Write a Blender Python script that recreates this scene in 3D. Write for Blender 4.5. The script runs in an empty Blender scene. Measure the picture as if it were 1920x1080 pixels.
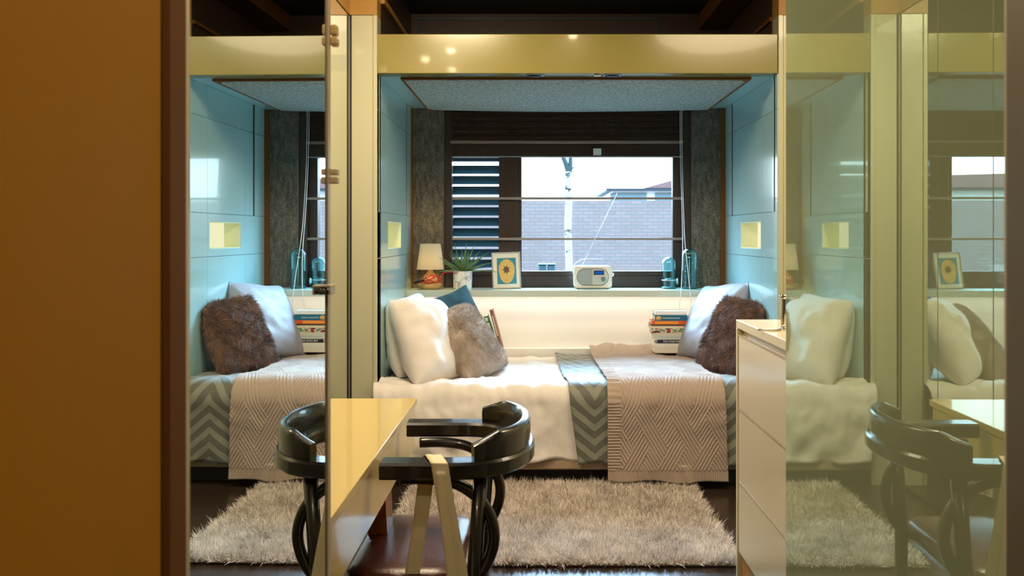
import bpy, bmesh, math, random
import numpy as np
from mathutils import Vector, Matrix, Euler, noise
R = math.radians
S = bpy.context.scene
COL = S.collection

# ------------------------------------------------------------ camera
F = 1600.0; CX = 1003.0; CY = 440.0; H = 1.25       # focal length and vanishing point in pixels of a 1920 wide frame
cd = bpy.data.cameras.new('camera'); cam = bpy.data.objects.new('camera', cd); COL.objects.link(cam)
cam.location = (0, 0, H); cam.rotation_euler = (R(90), 0, 0)
cd.sensor_width = 36; cd.lens = F/1920*36
cd.shift_x = -(CX-960)/1920; cd.shift_y = -(540-CY)/1920
cd.clip_start = 0.02; cd.clip_end = 300
cd.dof.use_dof = True; cd.dof.focus_distance = 4.2; cd.dof.aperture_fstop = 9
S.camera = cam
def P(px, py, Y): return ((px-CX)*Y/F, Y, H-(py-CY)*Y/F)
def PX(px, Y): return (px-CX)*Y/F
def PZ(py, Y): return H-(py-CY)*Y/F

# ------------------------------------------------------------ world, view
w = bpy.data.worlds.new('sky'); S.world = w; w.use_nodes = True
wt = w.node_tree; bg = wt.nodes['Background']              # overcast sky: bluer above, brightness shaped to light the room
_tc = wt.nodes.new('ShaderNodeTexCoord'); _sp = wt.nodes.new('ShaderNodeSeparateXYZ'); wt.links.new(_tc.outputs['Generated'], _sp.inputs[0])
_rr = wt.nodes.new('ShaderNodeValToRGB'); wt.links.new(_sp.outputs[2], _rr.inputs[0])
_rr.color_ramp.elements[0].position = 0.0; _rr.color_ramp.elements[0].color = (0.34, 0.40, 0.43, 1)
_rr.color_ramp.elements[1].position = 0.75; _rr.color_ramp.elements[1].color = (0.38, 0.68, 1.0, 1)
wt.links.new(_rr.outputs[0], bg.inputs[0])
_mr = wt.nodes.new('ShaderNodeMapRange'); _mr.interpolation_type = 'SMOOTHSTEP'; wt.links.new(_sp.outputs[1], _mr.inputs[0])   # brightness added beyond the wall, to light the room, not the bricks
for _i, _v in ((1, -0.1), (2, 0.75), (3, 0.17), (4, 1.0)): _mr.inputs[_i].default_value = _v
_cb = wt.nodes.new('ShaderNodeValToRGB'); wt.links.new(_sp.outputs[2], _cb.inputs[0]); _cb.color_ramp.interpolation = 'B_SPLINE'       # brightness band added partway up, out of view, to light bed and rug
_cb.color_ramp.elements[0].color = (0.10, 0.10, 0.10, 1); _cb.color_ramp.elements[1].color = (0.30, 0.30, 0.30, 1)
for _p, _v in ((0.40, 0.18), (0.49, 0.95), (0.56, 1.0), (0.66, 0.75), (0.78, 0.5)): _e = _cb.color_ramp.elements.new(_p); _e.color = (_v, _v, _v, 1)
_m1 = wt.nodes.new('ShaderNodeMath'); _m1.operation = 'MULTIPLY'; wt.links.new(_mr.outputs[0], _m1.inputs[0]); wt.links.new(_cb.outputs[0], _m1.inputs[1])
_m2 = wt.nodes.new('ShaderNodeMath'); _m2.operation = 'MULTIPLY'; wt.links.new(_m1.outputs[0], _m2.inputs[0]); _m2.inputs[1].default_value = 132.0
wt.links.new(_m2.outputs[0], bg.inputs[1])
S.view_settings.view_transform = 'Standard'; S.view_settings.look = 'None'
S.view_settings.gamma = 1; S.view_settings.exposure = 0.0; S.view_settings.use_curve_mapping = False
S.cycles.max_bounces = 9; S.cycles.diffuse_bounces = 4; S.cycles.glossy_bounces = 6; S.cycles.transparent_max_bounces = 12
S.cycles.transmission_bounces = 6
S.cycles.use_denoising = True; S.cycles.caustics_reflective = False; S.cycles.caustics_refractive = False
S.cycles.sample_clamp_indirect = 4.0

WARM = (1.0, 0.80, 0.53)
def light(name, kind, loc, energy, color, rot=(0, 0, 0), **kw):
    d = bpy.data.lights.new(name, kind); d.energy = energy; d.color = color
    for k, v in kw.items(): setattr(d, k, v)
    o = bpy.data.objects.new(name, d); COL.objects.link(o); o.location = loc; o.rotation_euler = rot
    return o
# alcove and window numbers
XL, XR = -0.79, 1.215; YF, YB = 4.274, 5.45; YW = 5.50
ZS = 2.057                                             # alcove soffit
# daylight portal at the window
p = light('window_portal', 'AREA', (0.2, 5.60, 1.42), 0, (1, 1, 1), (R(-90), 0, 0), shape='RECTANGLE', size=1.5, size_y=0.85)
p.data.cycles.is_portal = True
# light strip under the window ledge
light('ledge_strip_light', 'AREA', (0.21, 5.33, 0.862), 2.6, (1.0, 0.85, 0.68), (R(12), 0, 0), shape='RECTANGLE', size=1.93, size_y=0.02)
# ceiling spots of the room
SPOTS = [(-0.82, 2.15, 5), (-0.66, 1.75, 5), (-0.60, 2.45, 5), (0.25, 2.9, 3), (0.05, 0.9, 4), (0.0, -0.3, 8)]
for i, (x, y, e) in enumerate(SPOTS):
    light('ceiling_spot_light', 'SPOT', (x, y, 2.575), e*4.2, WARM, (R(3), 0, 0), spot_size=R(165), spot_blend=0.5, shadow_soft_size=0.03)
light('room_fill_light', 'AREA', (1.25, 2.9, 2.60), 27, WARM, (R(8), 0, 0), shape='DISK', size=0.9)  # unseen soft light added to brighten the right end of the beam
light('desk_area_light', 'AREA', (-0.45, 3.2, 2.60), 38, WARM, (R(8), 0, 0), shape='DISK', size=0.5)  # unseen soft area light over the desk, without a fixture
light('table_lamp_bulb_light', 'POINT', P(807, 486, 5.34), 13.0, (1.0, 0.62, 0.24), shadow_soft_size=0.02)

# ------------------------------------------------------------ helpers
ORI = {}
def put(o, label=None, cat=None, group=None, kind=None):
    if label: o['label'] = label
    if cat: o['category'] = cat
    if group: o['group'] = group
    if kind: o['kind'] = kind
    return o
def thing(name, loc, label, cat, group=None):
    o = bpy.data.objects.new(name, None); COL.objects.link(o); o.location = loc; o.empty_display_size = 0.05
    ORI[o.name] = Vector(loc)
    return put(o, label, cat, group)
def link(name, me, mat, parent=None, origin=None):
    """verts are in world space; shift them to the parent's origin, or to the mesh's own base centre"""
    if mat is not None and len(me.materials) == 0: me.materials.append(mat)
    n = len(me.vertices); co = np.empty(n*3, dtype=np.float32); me.vertices.foreach_get('co', co); co = co.reshape(-1, 3)
    if parent is not None: org = ORI[parent.name]
    elif origin is not None: org = Vector(origin)
    else: org = Vector(((co[:, 0].min()+co[:, 0].max())/2, (co[:, 1].min()+co[:, 1].max())/2, co[:, 2].min()))
    co = co-np.array(org, dtype=np.float32); me.vertices.foreach_set('co', co.ravel()); me.update()
    o = bpy.data.objects.new(name, me); COL.objects.link(o)
    if parent is not None: o.parent = parent
    else: o.location = org
    ORI[o.name] = org
    return o
def rect(x0, x1, y0, y1): return [(x0, y0), (x1, y0), (x1, y1), (x0, y1)]
class MB:
    def __init__(s): s.bm = bmesh.new(); s.mats = []; s.mi = 0
    def use(s, m):
        if m not in s.mats: s.mats.append(m)
        s.mi = s.mats.index(m); return s
    def _fin(s, faces, smooth):
        for f in faces: f.material_index = s.mi; f.smooth = smooth
    def box(s, x0, x1, y0, y1, z0, z1, bev=0, seg=2, M=None):
        r = bmesh.ops.create_cube(s.bm, size=1); vs = r['verts']
        for v in vs: v.co = Vector(((x0+x1)/2+v.co.x*(x1-x0), (y0+y1)/2+v.co.y*(y1-y0), (z0+z1)/2+v.co.z*(z1-z0)))
        fs = list({f for v in vs for f in v.link_faces}); s._fin(fs, False)
        if bev > 0:
            es = list({e for v in vs for e in v.link_edges})
            r = bmesh.ops.bevel(s.bm, geom=es, offset=bev, segments=seg, affect='EDGES', profile=0.5)
            vs = list({v for f in r['faces'] for v in f.verts} | {v for v in vs if v.is_valid})
            s._fin(r['faces'], seg > 1)
        if M is not None:
            for v in vs: v.co = M @ v.co
        return s
    def prism(s, pts, h0, h1, axis='z', smooth=False):
        """pts 2D; extruded between h0 and h1 along axis"""
        def mk(a, b, h): return {'z': (a, b, h), 'y': (a, h, b), 'x': (h, a, b)}[axis]
        A = [s.bm.verts.new(mk(a, b, h0)) for a, b in pts]; B = [s.bm.verts.new(mk(a, b, h1)) for a, b in pts]
        n = len(pts); fs = [s.bm.faces.new(A), s.bm.faces.new(B[::-1])]
        sd = [s.bm.faces.new((A[i], B[i], B[(i+1) % n], A[(i+1) % n])) for i in range(n)]
        s._fin(fs, False); s._fin(sd, smooth)
        bmesh.ops.recalc_face_normals(s.bm, faces=fs+sd); return s
    def lathe(s, prof, c, seg=40, axis='z', cap=True, scale=(1, 1)):
        rings = []
        for r, h in prof:
            ring = []
            for i in range(seg):
                a = 2*math.pi*i/seg; u, v = r*math.cos(a)*scale[0], r*math.sin(a)*scale[1]
                d = {'z': (u, v, h), 'y': (u, h, v), 'x': (h, u, v)}[axis]
                ring.append(s.bm.verts.new(Vector(c)+Vector(d)))
            rings.append(ring)
        fs = []
        for a, b in zip(rings, rings[1:]):
            for i in range(seg): fs.append(s.bm.faces.new((a[i], a[(i+1) % seg], b[(i+1) % seg], b[i])))
        if cap: fs.append(s.bm.faces.new(rings[0][::-1])); fs.append(s.bm.faces.new(rings[-1]))
        s._fin(fs, True); bmesh.ops.recalc_face_normals(s.bm, faces=fs); return s
    def tube(s, pts, rad, seg=10, cap=True, flat=None, up=(0, 0, 1)):
        """pts: list of points; rad: number or list; flat=(half width, half height) gives a rounded-rect section"""
        pts = [Vector(q) for q in pts]; n = len(pts); rings = []; upv = Vector(up)
        for k, q in enumerate(pts):
            t = (pts[min(k+1, n-1)]-pts[max(k-1, 0)]).normalized()
            a = t.cross(upv)
            if a.length < 1e-4: a = t.cross(Vector((1, 0, 0)))
            a.normalize(); b = a.cross(t).normalized(); ring = []
            r = rad[k] if isinstance(rad, (list, tuple)) else rad
            if flat:
                hw, hh = flat if not callable(flat) else flat(k/(n-1)); c = min(hw, hh)*0.3
                sec = [(hw-c, hh), (hw, hh-c), (hw, -hh+c), (hw-c, -hh), (-hw+c, -hh), (-hw, -hh+c), (-hw, hh-c), (-hw+c, hh)]
            else: sec = [(r*math.cos(2*math.pi*i/seg), r*math.sin(2*math.pi*i/seg)) for i in range(seg)]
            for u, v in sec: ring.append(s.bm.verts.new(q+a*u+b*v))
            rings.append(ring)
        m = len(rings[0]); fs = []
        for A, B in zip(rings, rings[1:]):
            for i in range(m): fs.append(s.bm.faces.new((A[i], A[(i+1) % m], B[(i+1) % m], B[i])))
        if cap: fs.append(s.bm.faces.new(rings[0][::-1])); fs.append(s.bm.faces.new(rings[-1]))
        s._fin(fs, not flat); bmesh.ops.recalc_face_normals(s.bm, faces=fs); return s
    def quad(s, a, b, c, d):
        f = s.bm.faces.new([s.bm.verts.new(q) for q in (a, b, c, d)]); s._fin([f], False); return s
    def build(s, name, mat=None, parent=None, origin=None):
        me = bpy.data.meshes.new(name); s.bm.to_mesh(me); s.bm.free()
        for m in s.mats: me.materials.append(m)
        return link(name, me, mat, parent, origin)
def bez(pts, n=12):
    """Catmull-Rom through pts"""
    pts = [Vector(q) for q in pts]; out = []
    for i in range(len(pts)-1):
        p0, p1, p2, p3 = pts[max(i-1, 0)], pts[i], pts[i+1], pts[min(i+2, len(pts)-1)]
        for k in range(n):
            t = k/n; out.append(0.5*((2*p1)+(p2-p0)*t+(2*p0-5*p1+4*p2-p3)*t*t+(3*p1-p0-3*p2+p3)*t**3))
    out.append(pts[-1]); return out
def nz(x, y, z=0.0, s=1.0): return noise.noise(Vector((x*s, y*s, z*s)))
def text_mesh(txt, size, ext=0.0003):
    cu = bpy.data.curves.new('t', 'FONT'); cu.body = txt; cu.size = size; cu.extrude = ext; cu.align_x = 'LEFT'; cu.align_y = 'CENTER'
    o = bpy.data.objects.new('t', cu); COL.objects.link(o); bpy.context.view_layer.update()
    me = bpy.data.meshes.new_from_object(o.evaluated_get(bpy.context.evaluated_depsgraph_get()))
    bpy.data.objects.remove(o); return me
def text(name, txt, size, loc, mat, parent, wide=1.0):
    me = text_mesh(txt, size); me.transform(Matrix.Translation(loc) @ Matrix.Rotation(R(90), 4, 'X') @ Matrix.Diagonal((wide, 1, 1, 1)))
    me.materials.clear(); return link(name, me, mat, parent)

# ------------------------------------------------------------ materials
class NT:
    def __init__(s, name):
        s.m = bpy.data.materials.new(name); s.m.use_nodes = True; s.t = s.m.node_tree; s.b = s.t.nodes['Principled BSDF']
        s.out = s.t.nodes['Material Output']
    def n(s, k, **kw):
        q = s.t.nodes.new(k)
        for a, v in kw.items(): setattr(q, a, v)
        return q
    def l(s, a, b): s.t.links.new(a, b); return s
    def math(s, op, a, b=0.0, c=None):
        q = s.n('ShaderNodeMath', operation=op)
        for i, v in enumerate((a, b) if c is None else (a, b, c)):
            if isinstance(v, (int, float)): q.inputs[i].default_value = v
            else: s.l(v, q.inputs[i])
        return q.outputs[0]
    def mix(s, fac, a, b):
        q = s.n('ShaderNodeMix', data_type='RGBA')
        for i, v in ((0, fac), (6, a), (7, b)):
            if isinstance(v, (int, float)): q.inputs[i].default_value = v
            elif isinstance(v, tuple): q.inputs[i].default_value = (*v[:3], 1)
            else: s.l(v, q.inputs[i])
        return q.outputs[2]
    def obj(s): return s.n('ShaderNodeTexCoord').outputs['Object']
    def uv(s): return s.n('ShaderNodeTexCoord').outputs['UV']
    def sep(s, v): q = s.n('ShaderNodeSeparateXYZ'); s.l(v, q.inputs[0]); return q.outputs
    def noise(s, v, scale, detail=3, stretch=None, rough=0.5):
        if stretch:
            mp = s.n('ShaderNodeMapping'); mp.inputs['Scale'].default_value = stretch; s.l(v, mp.inputs[0]); v = mp.outputs[0]
        q = s.n('ShaderNodeTexNoise'); q.inputs['Scale'].default_value = scale; q.inputs['Detail'].default_value = detail
        q.inputs['Roughness'].default_value = rough; s.l(v, q.inputs['Vector']); return q.outputs[0]
    def bump(s, h, strength=0.3, dist=0.01):
        q = s.n('ShaderNodeBump'); q.inputs['Strength'].default_value = strength; q.inputs['Distance'].default_value = dist
        s.l(h, q.inputs['Height']); s.l(q.outputs[0], s.b.inputs['Normal']); return s
    def set(s, **kw):
        for k, v in kw.items():
            k = {'color': 'Base Color', 'rough': 'Roughness', 'metal': 'Metallic', 'coat': 'Coat Weight', 'sheen': 'Sheen Weight',
                 'spec': 'Specular IOR Level', 'coat_rough': 'Coat Roughness', 'ior': 'IOR', 'sss': 'Subsurface Weight'}[k]
            if isinstance(v, tuple): s.b.inputs[k].default_value = (*v, 1)
            elif isinstance(v, (int, float)): s.b.inputs[k].default_value = v
            else: s.l(v, s.b.inputs[k])
        return s
def plain(name, c, rough=0.5, metal=0.0, coat=0.0, var=0.06, sc=6.0, bump=0.0, bsc=200, **kw):
    t = NT(name); o = t.obj(); f = t.noise(o, sc)
    t.set(color=t.mix(f, tuple(v*(1-var) for v in c), tuple(min(1, v*(1+var)) for v in c)), rough=rough, metal=metal, coat=coat, **kw)
    if bump: t.bump(t.noise(o, bsc), bump, 0.002)
    return t.m
def emit(name, c, st):
    t = NT(name); e = t.n('ShaderNodeEmission'); e.inputs[0].default_value = (*c, 1); e.inputs[1].default_value = st
    t.l(e.outputs[0], t.out.inputs[0]); return t.m
def wood(name, a, b, rough=0.4, scale=6, stretch=(1, 1, 12), coat=0.0, bump=0.05, spec=0.5):
    t = NT(name); o = t.obj(); f = t.noise(o, scale, 6, stretch, 0.6)
    t.set(color=t.mix(f, a, b), rough=rough, coat=coat, spec=spec); t.bump(f, bump, 0.003); return t.m
def lacquer(name, c, rough=0.22, coat=0.5):
    t = NT(name); o = t.obj(); f = t.noise(o, 1.5, 2)
    t.set(color=t.mix(f, tuple(v*0.97 for v in c), c), rough=rough, coat=coat, coat_rough=0.06); t.bump(t.noise(o, 3.0, 1), 0.03, 0.01); return t.m
def tweed(name, a, b):
    t = NT(name); o = t.obj(); f = t.noise(o, 150, 3, None, 0.8); g = t.noise(o, 60, 4, (1, 1, 0.3))
    m = t.math('MULTIPLY', f, t.math('ADD', g, 0.5)); r = t.n('ShaderNodeMapRange'); r.inputs[1].default_value = 0.35; r.inputs[2].default_value = 0.65; t.l(m, r.inputs[0])
    t.set(color=t.mix(r.outputs[0], a, b), rough=0.95, sheen=0.2); t.bump(f, 0.7, 0.004); return t.m
def mirror(name, tint, rough=0.004):
    t = NT(name); f = t.noise(t.obj(), 2.0, 1)
    t.set(color=t.mix(f, tint, tuple(v*0.99 for v in tint)), metal=1.0, rough=rough); return t.m
def glass(name, tint, amt=0.06, rough=0.0):
    t = NT(name); a = t.n('ShaderNodeBsdfTransparent'); a.inputs[0].default_value = (*tint, 1)
    g = t.n('ShaderNodeBsdfGlossy'); g.inputs['Roughness'].default_value = rough; g.inputs[0].default_value = (1, 1, 1, 1)
    lw = t.n('ShaderNodeLayerWeight'); lw.inputs[0].default_value = 0.35
    fac = t.math('ADD', t.math('MULTIPLY', lw.outputs['Facing'], 0.35), amt)
    mx = t.n('ShaderNodeMixShader'); t.l(fac, mx.inputs[0]); t.l(a.outputs[0], mx.inputs[1]); t.l(g.outputs[0], mx.inputs[2]); t.l(mx.outputs[0], t.out.inputs[0])
    return t.m
M = {}
M['cream'] = lacquer('cream_lacquer', (0.58, 0.57, 0.39), 0.28)
M['beam'] = lacquer('mustard_lacquer', (0.27, 0.235, 0.065), 0.22, 0.3)
M['table'] = lacquer('yellow_cream_lacquer', (0.76, 0.56, 0.19), 0.25, 0.6)
M['white_lac'] = lacquer('ivory_lacquer', (0.82, 0.75, 0.54), 0.3, 0.3)
M['ledge'] = lacquer('pale_green_lacquer', (0.58, 0.64, 0.54), 0.3, 0.3)
M['backwall'] = plain('cream_paint', (0.79, 0.775, 0.75), 0.6, var=0.02)
M['dark'] = plain('black_brown_paint', (0.018, 0.015, 0.012), 0.6, var=0.2)
M['darkwood'] = wood('dark_brown_wood', (0.035, 0.020, 0.013), (0.075, 0.042, 0.028), 0.45, 5, (1, 10, 1))
M['winframe'] = wood('window_frame_wood', (0.022, 0.013, 0.010), (0.05, 0.028, 0.020), 0.35, 5, (8, 1, 1))
M['caramel'] = wood('caramel_wood', (0.40, 0.20, 0.035), (0.50, 0.27, 0.06), 0.45, 5, (1, 1, 8))
M['veneer'] = wood('orange_brown_veneer', (0.40, 0.175, 0.008), (0.46, 0.21, 0.012), 0.6, 4, (1, 1, 0.15), 0.0, 0.01, 0.08)
M['stile'] = wood('brown_stile_wood', (0.15, 0.062, 0.018), (0.19, 0.08, 0.025), 0.6, 5, (1, 1, 0.2), spec=0.08)
M['alu'] = plain('brushed_champagne_metal', (0.62, 0.52, 0.38), 0.45, 0.5, var=0.05)
M['steel'] = plain('dark_metal', (0.16, 0.15, 0.13), 0.4, 0.7)
M['chrome'] = plain('chrome', (0.8, 0.82, 0.82), 0.08, 1.0, var=0.02)
M['black'] = plain('satin_black', (0.012, 0.012, 0.013), 0.35)
M['white'] = plain('white_plastic', (0.85, 0.85, 0.82), 0.4)
M['beige'] = plain('beige_plastic', (0.75, 0.62, 0.42), 0.5)
M['mirror'] = mirror('silver_mirror', (0.86, 0.93, 0.92))
M['mirror_wall'] = mirror('wardrobe_mirror', (0.90, 0.92, 0.86))
M['glass'] = glass('clear_window_glass', (0.97, 0.98, 0.98), 0.02)
M['teal_glass'] = glass('teal_glass', (0.50, 0.84, 0.86), 0.07)
# alcove walls and soffit: pale gloss lacquer, daylight's teal put into its colour
def daylit_teal_mat():
    t = NT('daylight_tinted_gloss_panels'); f = t.noise(t.obj(), 1.2, 2)
    t.set(color=t.mix(f, (0.40, 0.66, 0.68), (0.44, 0.70, 0.72)), rough=0.22, coat=0.7, coat_rough=0.05); return t.m
M['daylit_teal'] = daylit_teal_mat()
M['tweed'] = tweed('brown_tweed', (0.045, 0.037, 0.028), (0.21, 0.175, 0.13))
M['tweed_grey'] = tweed('grey_tweed', (0.07, 0.085, 0.08), (0.50, 0.58, 0.54))
def blind_mat():
    t = NT('pleated_brown_fabric'); s = t.sep(t.obj()); f = t.math('SINE', t.math('MULTIPLY', s[2], 2*math.pi/0.0105))
    n = t.noise(t.obj(), 80, 3, (0.1, 1, 1))
    t.set(color=t.mix(n, (0.07, 0.038, 0.026), (0.11, 0.06, 0.042)), rough=0.8); t.bump(f, 0.8, 0.004); return t.m
M['blind'] = blind_mat()
def floor_mat():
    t = NT('dark_plank_floor'); b = t.n('ShaderNodeTexBrick'); mp = t.n('ShaderNodeMapping'); mp.inputs['Rotation'].default_value = (0, 0, R(90))
    t.l(t.obj(), mp.inputs[0]); t.l(mp.outputs[0], b.inputs['Vector'])
    b.inputs['Scale'].default_value = 1; b.inputs['Brick Width'].default_value = 1.2; b.inputs['Row Height'].default_value = 0.066
    b.inputs['Mortar Size'].default_value = 0.0016; b.inputs['Color1'].default_value = (0.022, 0.014, 0.010, 1); b.inputs['Color2'].default_value = (0.036, 0.022, 0.016, 1)
    b.inputs['Mortar'].default_value = (0.004, 0.003, 0.003, 1)
    n = t.noise(t.obj(), 6, 5, (12, 1, 1)); t.set(color=t.mix(t.math('MULTIPLY', n, 0.5), b.outputs[0], (0.05, 0.03, 0.02)), rough=0.24)
    t.bump(t.math('MULTIPLY', b.outputs['Fac'], -1.0), 0.4, 0.002); return t.m
M['floor'] = floor_mat()
def hazy_mirror():
    t = NT('olive_backed_glass'); d = t.n('ShaderNodeBsdfDiffuse'); d.inputs[0].default_value = (0.42, 0.39, 0.19, 1)
    f = t.noise(t.obj(), 1.0, 1); t.l(t.mix(f, (0.50, 0.62, 0.40), (0.54, 0.66, 0.43)), d.inputs[0])
    g = t.n('ShaderNodeBsdfGlossy'); g.inputs[0].default_value = (0.78, 0.94, 0.82, 1); g.inputs['Roughness'].default_value = 0.008
    mx = t.n('ShaderNodeMixShader'); mx.inputs[0].default_value = 0.50
    t.l(d.outputs[0], mx.inputs[1]); t.l(g.outputs[0], mx.inputs[2]); t.l(mx.outputs[0], t.out.inputs[0]); return t.m
M['hazy'] = hazy_mirror()
# ---- cloth
def cotton(name, c, fold=0.25):
    t = NT(name); o = t.obj(); f = t.noise(o, 14, 4); t.set(color=t.mix(f, tuple(v*0.96 for v in c), c), rough=0.85, sheen=0.15)
    h = t.math('ADD', t.noise(o, 9, 5, (1, 1.6, 1), 0.6), t.math('MULTIPLY', t.noise(o, 600, 2), 0.03)); t.bump(h, fold, 0.02); return t.m
M['cotton'] = cotton('white_cotton', (0.80, 0.75, 0.71), 0.3)
M['valance'] = cotton('brown_linen', (0.38, 0.27, 0.18), 0.15)
M['satin'] = cotton('grey_satin', (0.33, 0.325, 0.36), 0.2); M['satin'].node_tree.nodes['Principled BSDF'].inputs['Roughness'].default_value = 0.42
M['teal_cloth'] = cotton('teal_velvet', (0.006, 0.055, 0.075), 0.3)
M['blue_sheet'] = cotton('blue_sheet', (0.10, 0.17, 0.22), 0.2)
def chevron_mat():
    t = NT('chevron_blanket_fabric'); s = t.sep(t.uv())
    col = t.math('ABSOLUTE', t.math('SUBTRACT', t.math('FRACT', t.math('DIVIDE', t.math('ADD', s[0], 0.07), 0.30)), 0.5))   # 0 centre .. 0.5
    v = t.math('ADD', s[1], t.math('MULTIPLY', col, 0.25)); fr = t.math('FRACT', t.math('DIVIDE', t.math('ADD', v, t.math('MULTIPLY', t.noise(t.uv(), 30, 2), 0.008)), 0.072))
    band = t.n('ShaderNodeMapRange', interpolation_type='SMOOTHSTEP'); band.inputs[1].default_value = 0.42; band.inputs[2].default_value = 0.54
    t.l(t.math('ABSOLUTE', t.math('SUBTRACT', t.math('MULTIPLY', fr, 2.0), 1.0)), band.inputs[0])
    t.set(color=t.mix(band.outputs[0], (0.215, 0.22, 0.18), (0.105, 0.105, 0.085)), rough=0.6, sheen=0.4)
    t.bump(t.math('ADD', band.outputs[0], t.noise(t.uv(), 40, 3)), 0.35, 0.006); return t.m
M['chevron'] = chevron_mat()
def knit_mat():
    t = NT('beige_cable_knit'); s = t.sep(t.uv()); W = 0.105
    cu = t.math('DIVIDE', s[0], W); fl = t.math('FLOOR', cu); fr = t.math('FRACT', cu)
    par = t.math('MULTIPLY', t.math('SUBTRACT', t.math('FRACT', t.math('MULTIPLY', fl, 0.5)), 0.25), 4.0)      # -1 / +1
    # lozenge blocks: the seam between columns zigzags with v
    zig = t.math('SUBTRACT', t.math('PINGPONG', t.math('DIVIDE', s[1], 0.10), 1.0), 0.5)
    cu2 = t.math('ADD', cu, t.math('MULTIPLY', zig, 0.55)); fl2 = t.math('FLOOR', cu2)
    par2 = t.math('MULTIPLY', t.math('SUBTRACT', t.math('FRACT', t.math('MULTIPLY', fl2, 0.5)), 0.25), 4.0)
    ph = t.math('ADD', s[1], t.math('MULTIPLY', t.math('MULTIPLY', s[0], par2), 1.15))
    rib = t.math('ABSOLUTE', t.math('SINE', t.math('MULTIPLY', ph, math.pi/0.0125)))
    st = t.math('SINE', t.math('MULTIPLY', t.math('SUBTRACT', s[1], t.math('MULTIPLY', t.math('MULTIPLY', s[0], par2), 0.9)), 2*math.pi/0.008))
    hmain = t.math('ADD', rib, t.math('MULTIPLY', st, 0.22))
    # side border (u < 0.055): horizontal ridges ; bottom border (v > VB): vertical ribs
    hb = t.math('ABSOLUTE', t.math('SINE', t.math('MULTIPLY', s[1], math.pi/0.013)))
    vb = t.math('ABSOLUTE', t.math('SINE', t.math('MULTIPLY', s[0], math.pi/0.009)))
    isL = t.math('LESS_THAN', s[0], 0.062); isB = t.math('LESS_THAN', 1.475, s[1])
    h1 = t.math('ADD', t.math('MULTIPLY', hmain, t.math('SUBTRACT', 1.0, isL)), t.math('MULTIPLY', hb, isL))
    h = t.math('ADD', t.math('MULTIPLY', h1, t.math('SUBTRACT', 1.0, isB)), t.math('MULTIPLY', vb, isB))
    n = t.noise(t.uv(), 300, 2)
    t.set(color=t.mix(n, (0.38, 0.29, 0.235), (0.48, 0.375, 0.31)), rough=0.95, sheen=0.3)
    t.bump(t.noise(t.uv(), 500, 2), 0.5, 0.003); return t.m
M['knit'] = knit_mat()
def fur_mat(name, a, b, sc=9):
    t = NT(name); o = t.obj(); f = t.noise(o, sc, 3, None, 0.6)
    r = t.n('ShaderNodeMapRange'); r.inputs[1].default_value = 0.35; r.inputs[2].default_value = 0.65; t.l(f, r.inputs[0])
    t.set(color=t.mix(r.outputs[0], a, b), rough=0.75, sheen=0.3); return t.m
M['fur_tan'] = fur_mat('taupe_fur', (0.30, 0.22, 0.165), (0.52, 0.42, 0.34))
M['fur_brown'] = fur_mat('brown_fur', (0.10, 0.045, 0.028), (0.28, 0.15, 0.10), 12)
M['pile'] = fur_mat('beige_shag_pile', (0.64, 0.56, 0.50), (0.90, 0.82, 0.76), 10)
M['backing'] = plain('rug_backing', (0.25, 0.18, 0.12), 0.95)

# ------------------------------------------------------------ setting: shell
def struct(name, mb, mat, parent=None):
    o = mb.build(name, mat, parent)
    if parent is None: o['kind'] = 'structure'
    return o
RX1 = 1.75; RX0 = -1.7; RY0 = -1.6; CZ = 2.66
struct('floor', MB().box(RX0-.1, RX1+.1, RY0-.1, YB+.1, -0.08, 0), M['floor'])
struct('ceiling', MB().box(RX0-.1, RX1+.1, RY0-.1, YB+.12, CZ, CZ+0.1), M['dark'])
struct('wall_rear', MB().box(RX0-.1, RX1+.1, RY0-.1, RY0, 0, CZ), M['caramel'])
struct('wall_room_left', MB().box(RX0-.1, RX0, RY0, YF, 0, CZ), M['cream'])
struct('wall_room_right', MB().box(RX1, RX1+.1, RY0, YF, 0, CZ), M['cream'])
# pillars left and right of the alcove (with a fine joint) and wooden caps
b = MB(); b.box(-0.9190, -0.812, YF, YF+.10, 0, 2.35, 0.002, 1); b.box(-0.811, XL, YF-.004, YF+.10, 0, 2.35, 0.002, 1)
b.box(RX0, -0.925, YF, YF+.1, 0, 2.35); pl = struct('wall_front_left', b, M['cream'])
b = MB(); b.box(XR+.004, XR+.028, YF-.004, YF+.10, 0, 2.35, 0.002, 1); b.box(XR+.029, RX1, YF, YF+.1, 0, 2.35, 0.002, 1); struct('wall_front_right', b, M['cream'])
b = MB(); b.box(RX0, XL, YF-.006, YF+.10, 2.35, CZ); struct('trim_1', b, M['caramel'])
b = MB(); b.box(XR+.004, RX1, YF-.006, YF+.10, 2.35, CZ); struct('trim_2', b, M['caramel'])
struct('trim_3', MB().box(-0.9275, -0.9195, YF-.004, YF+.03, 0, CZ), M['dark'])
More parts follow.
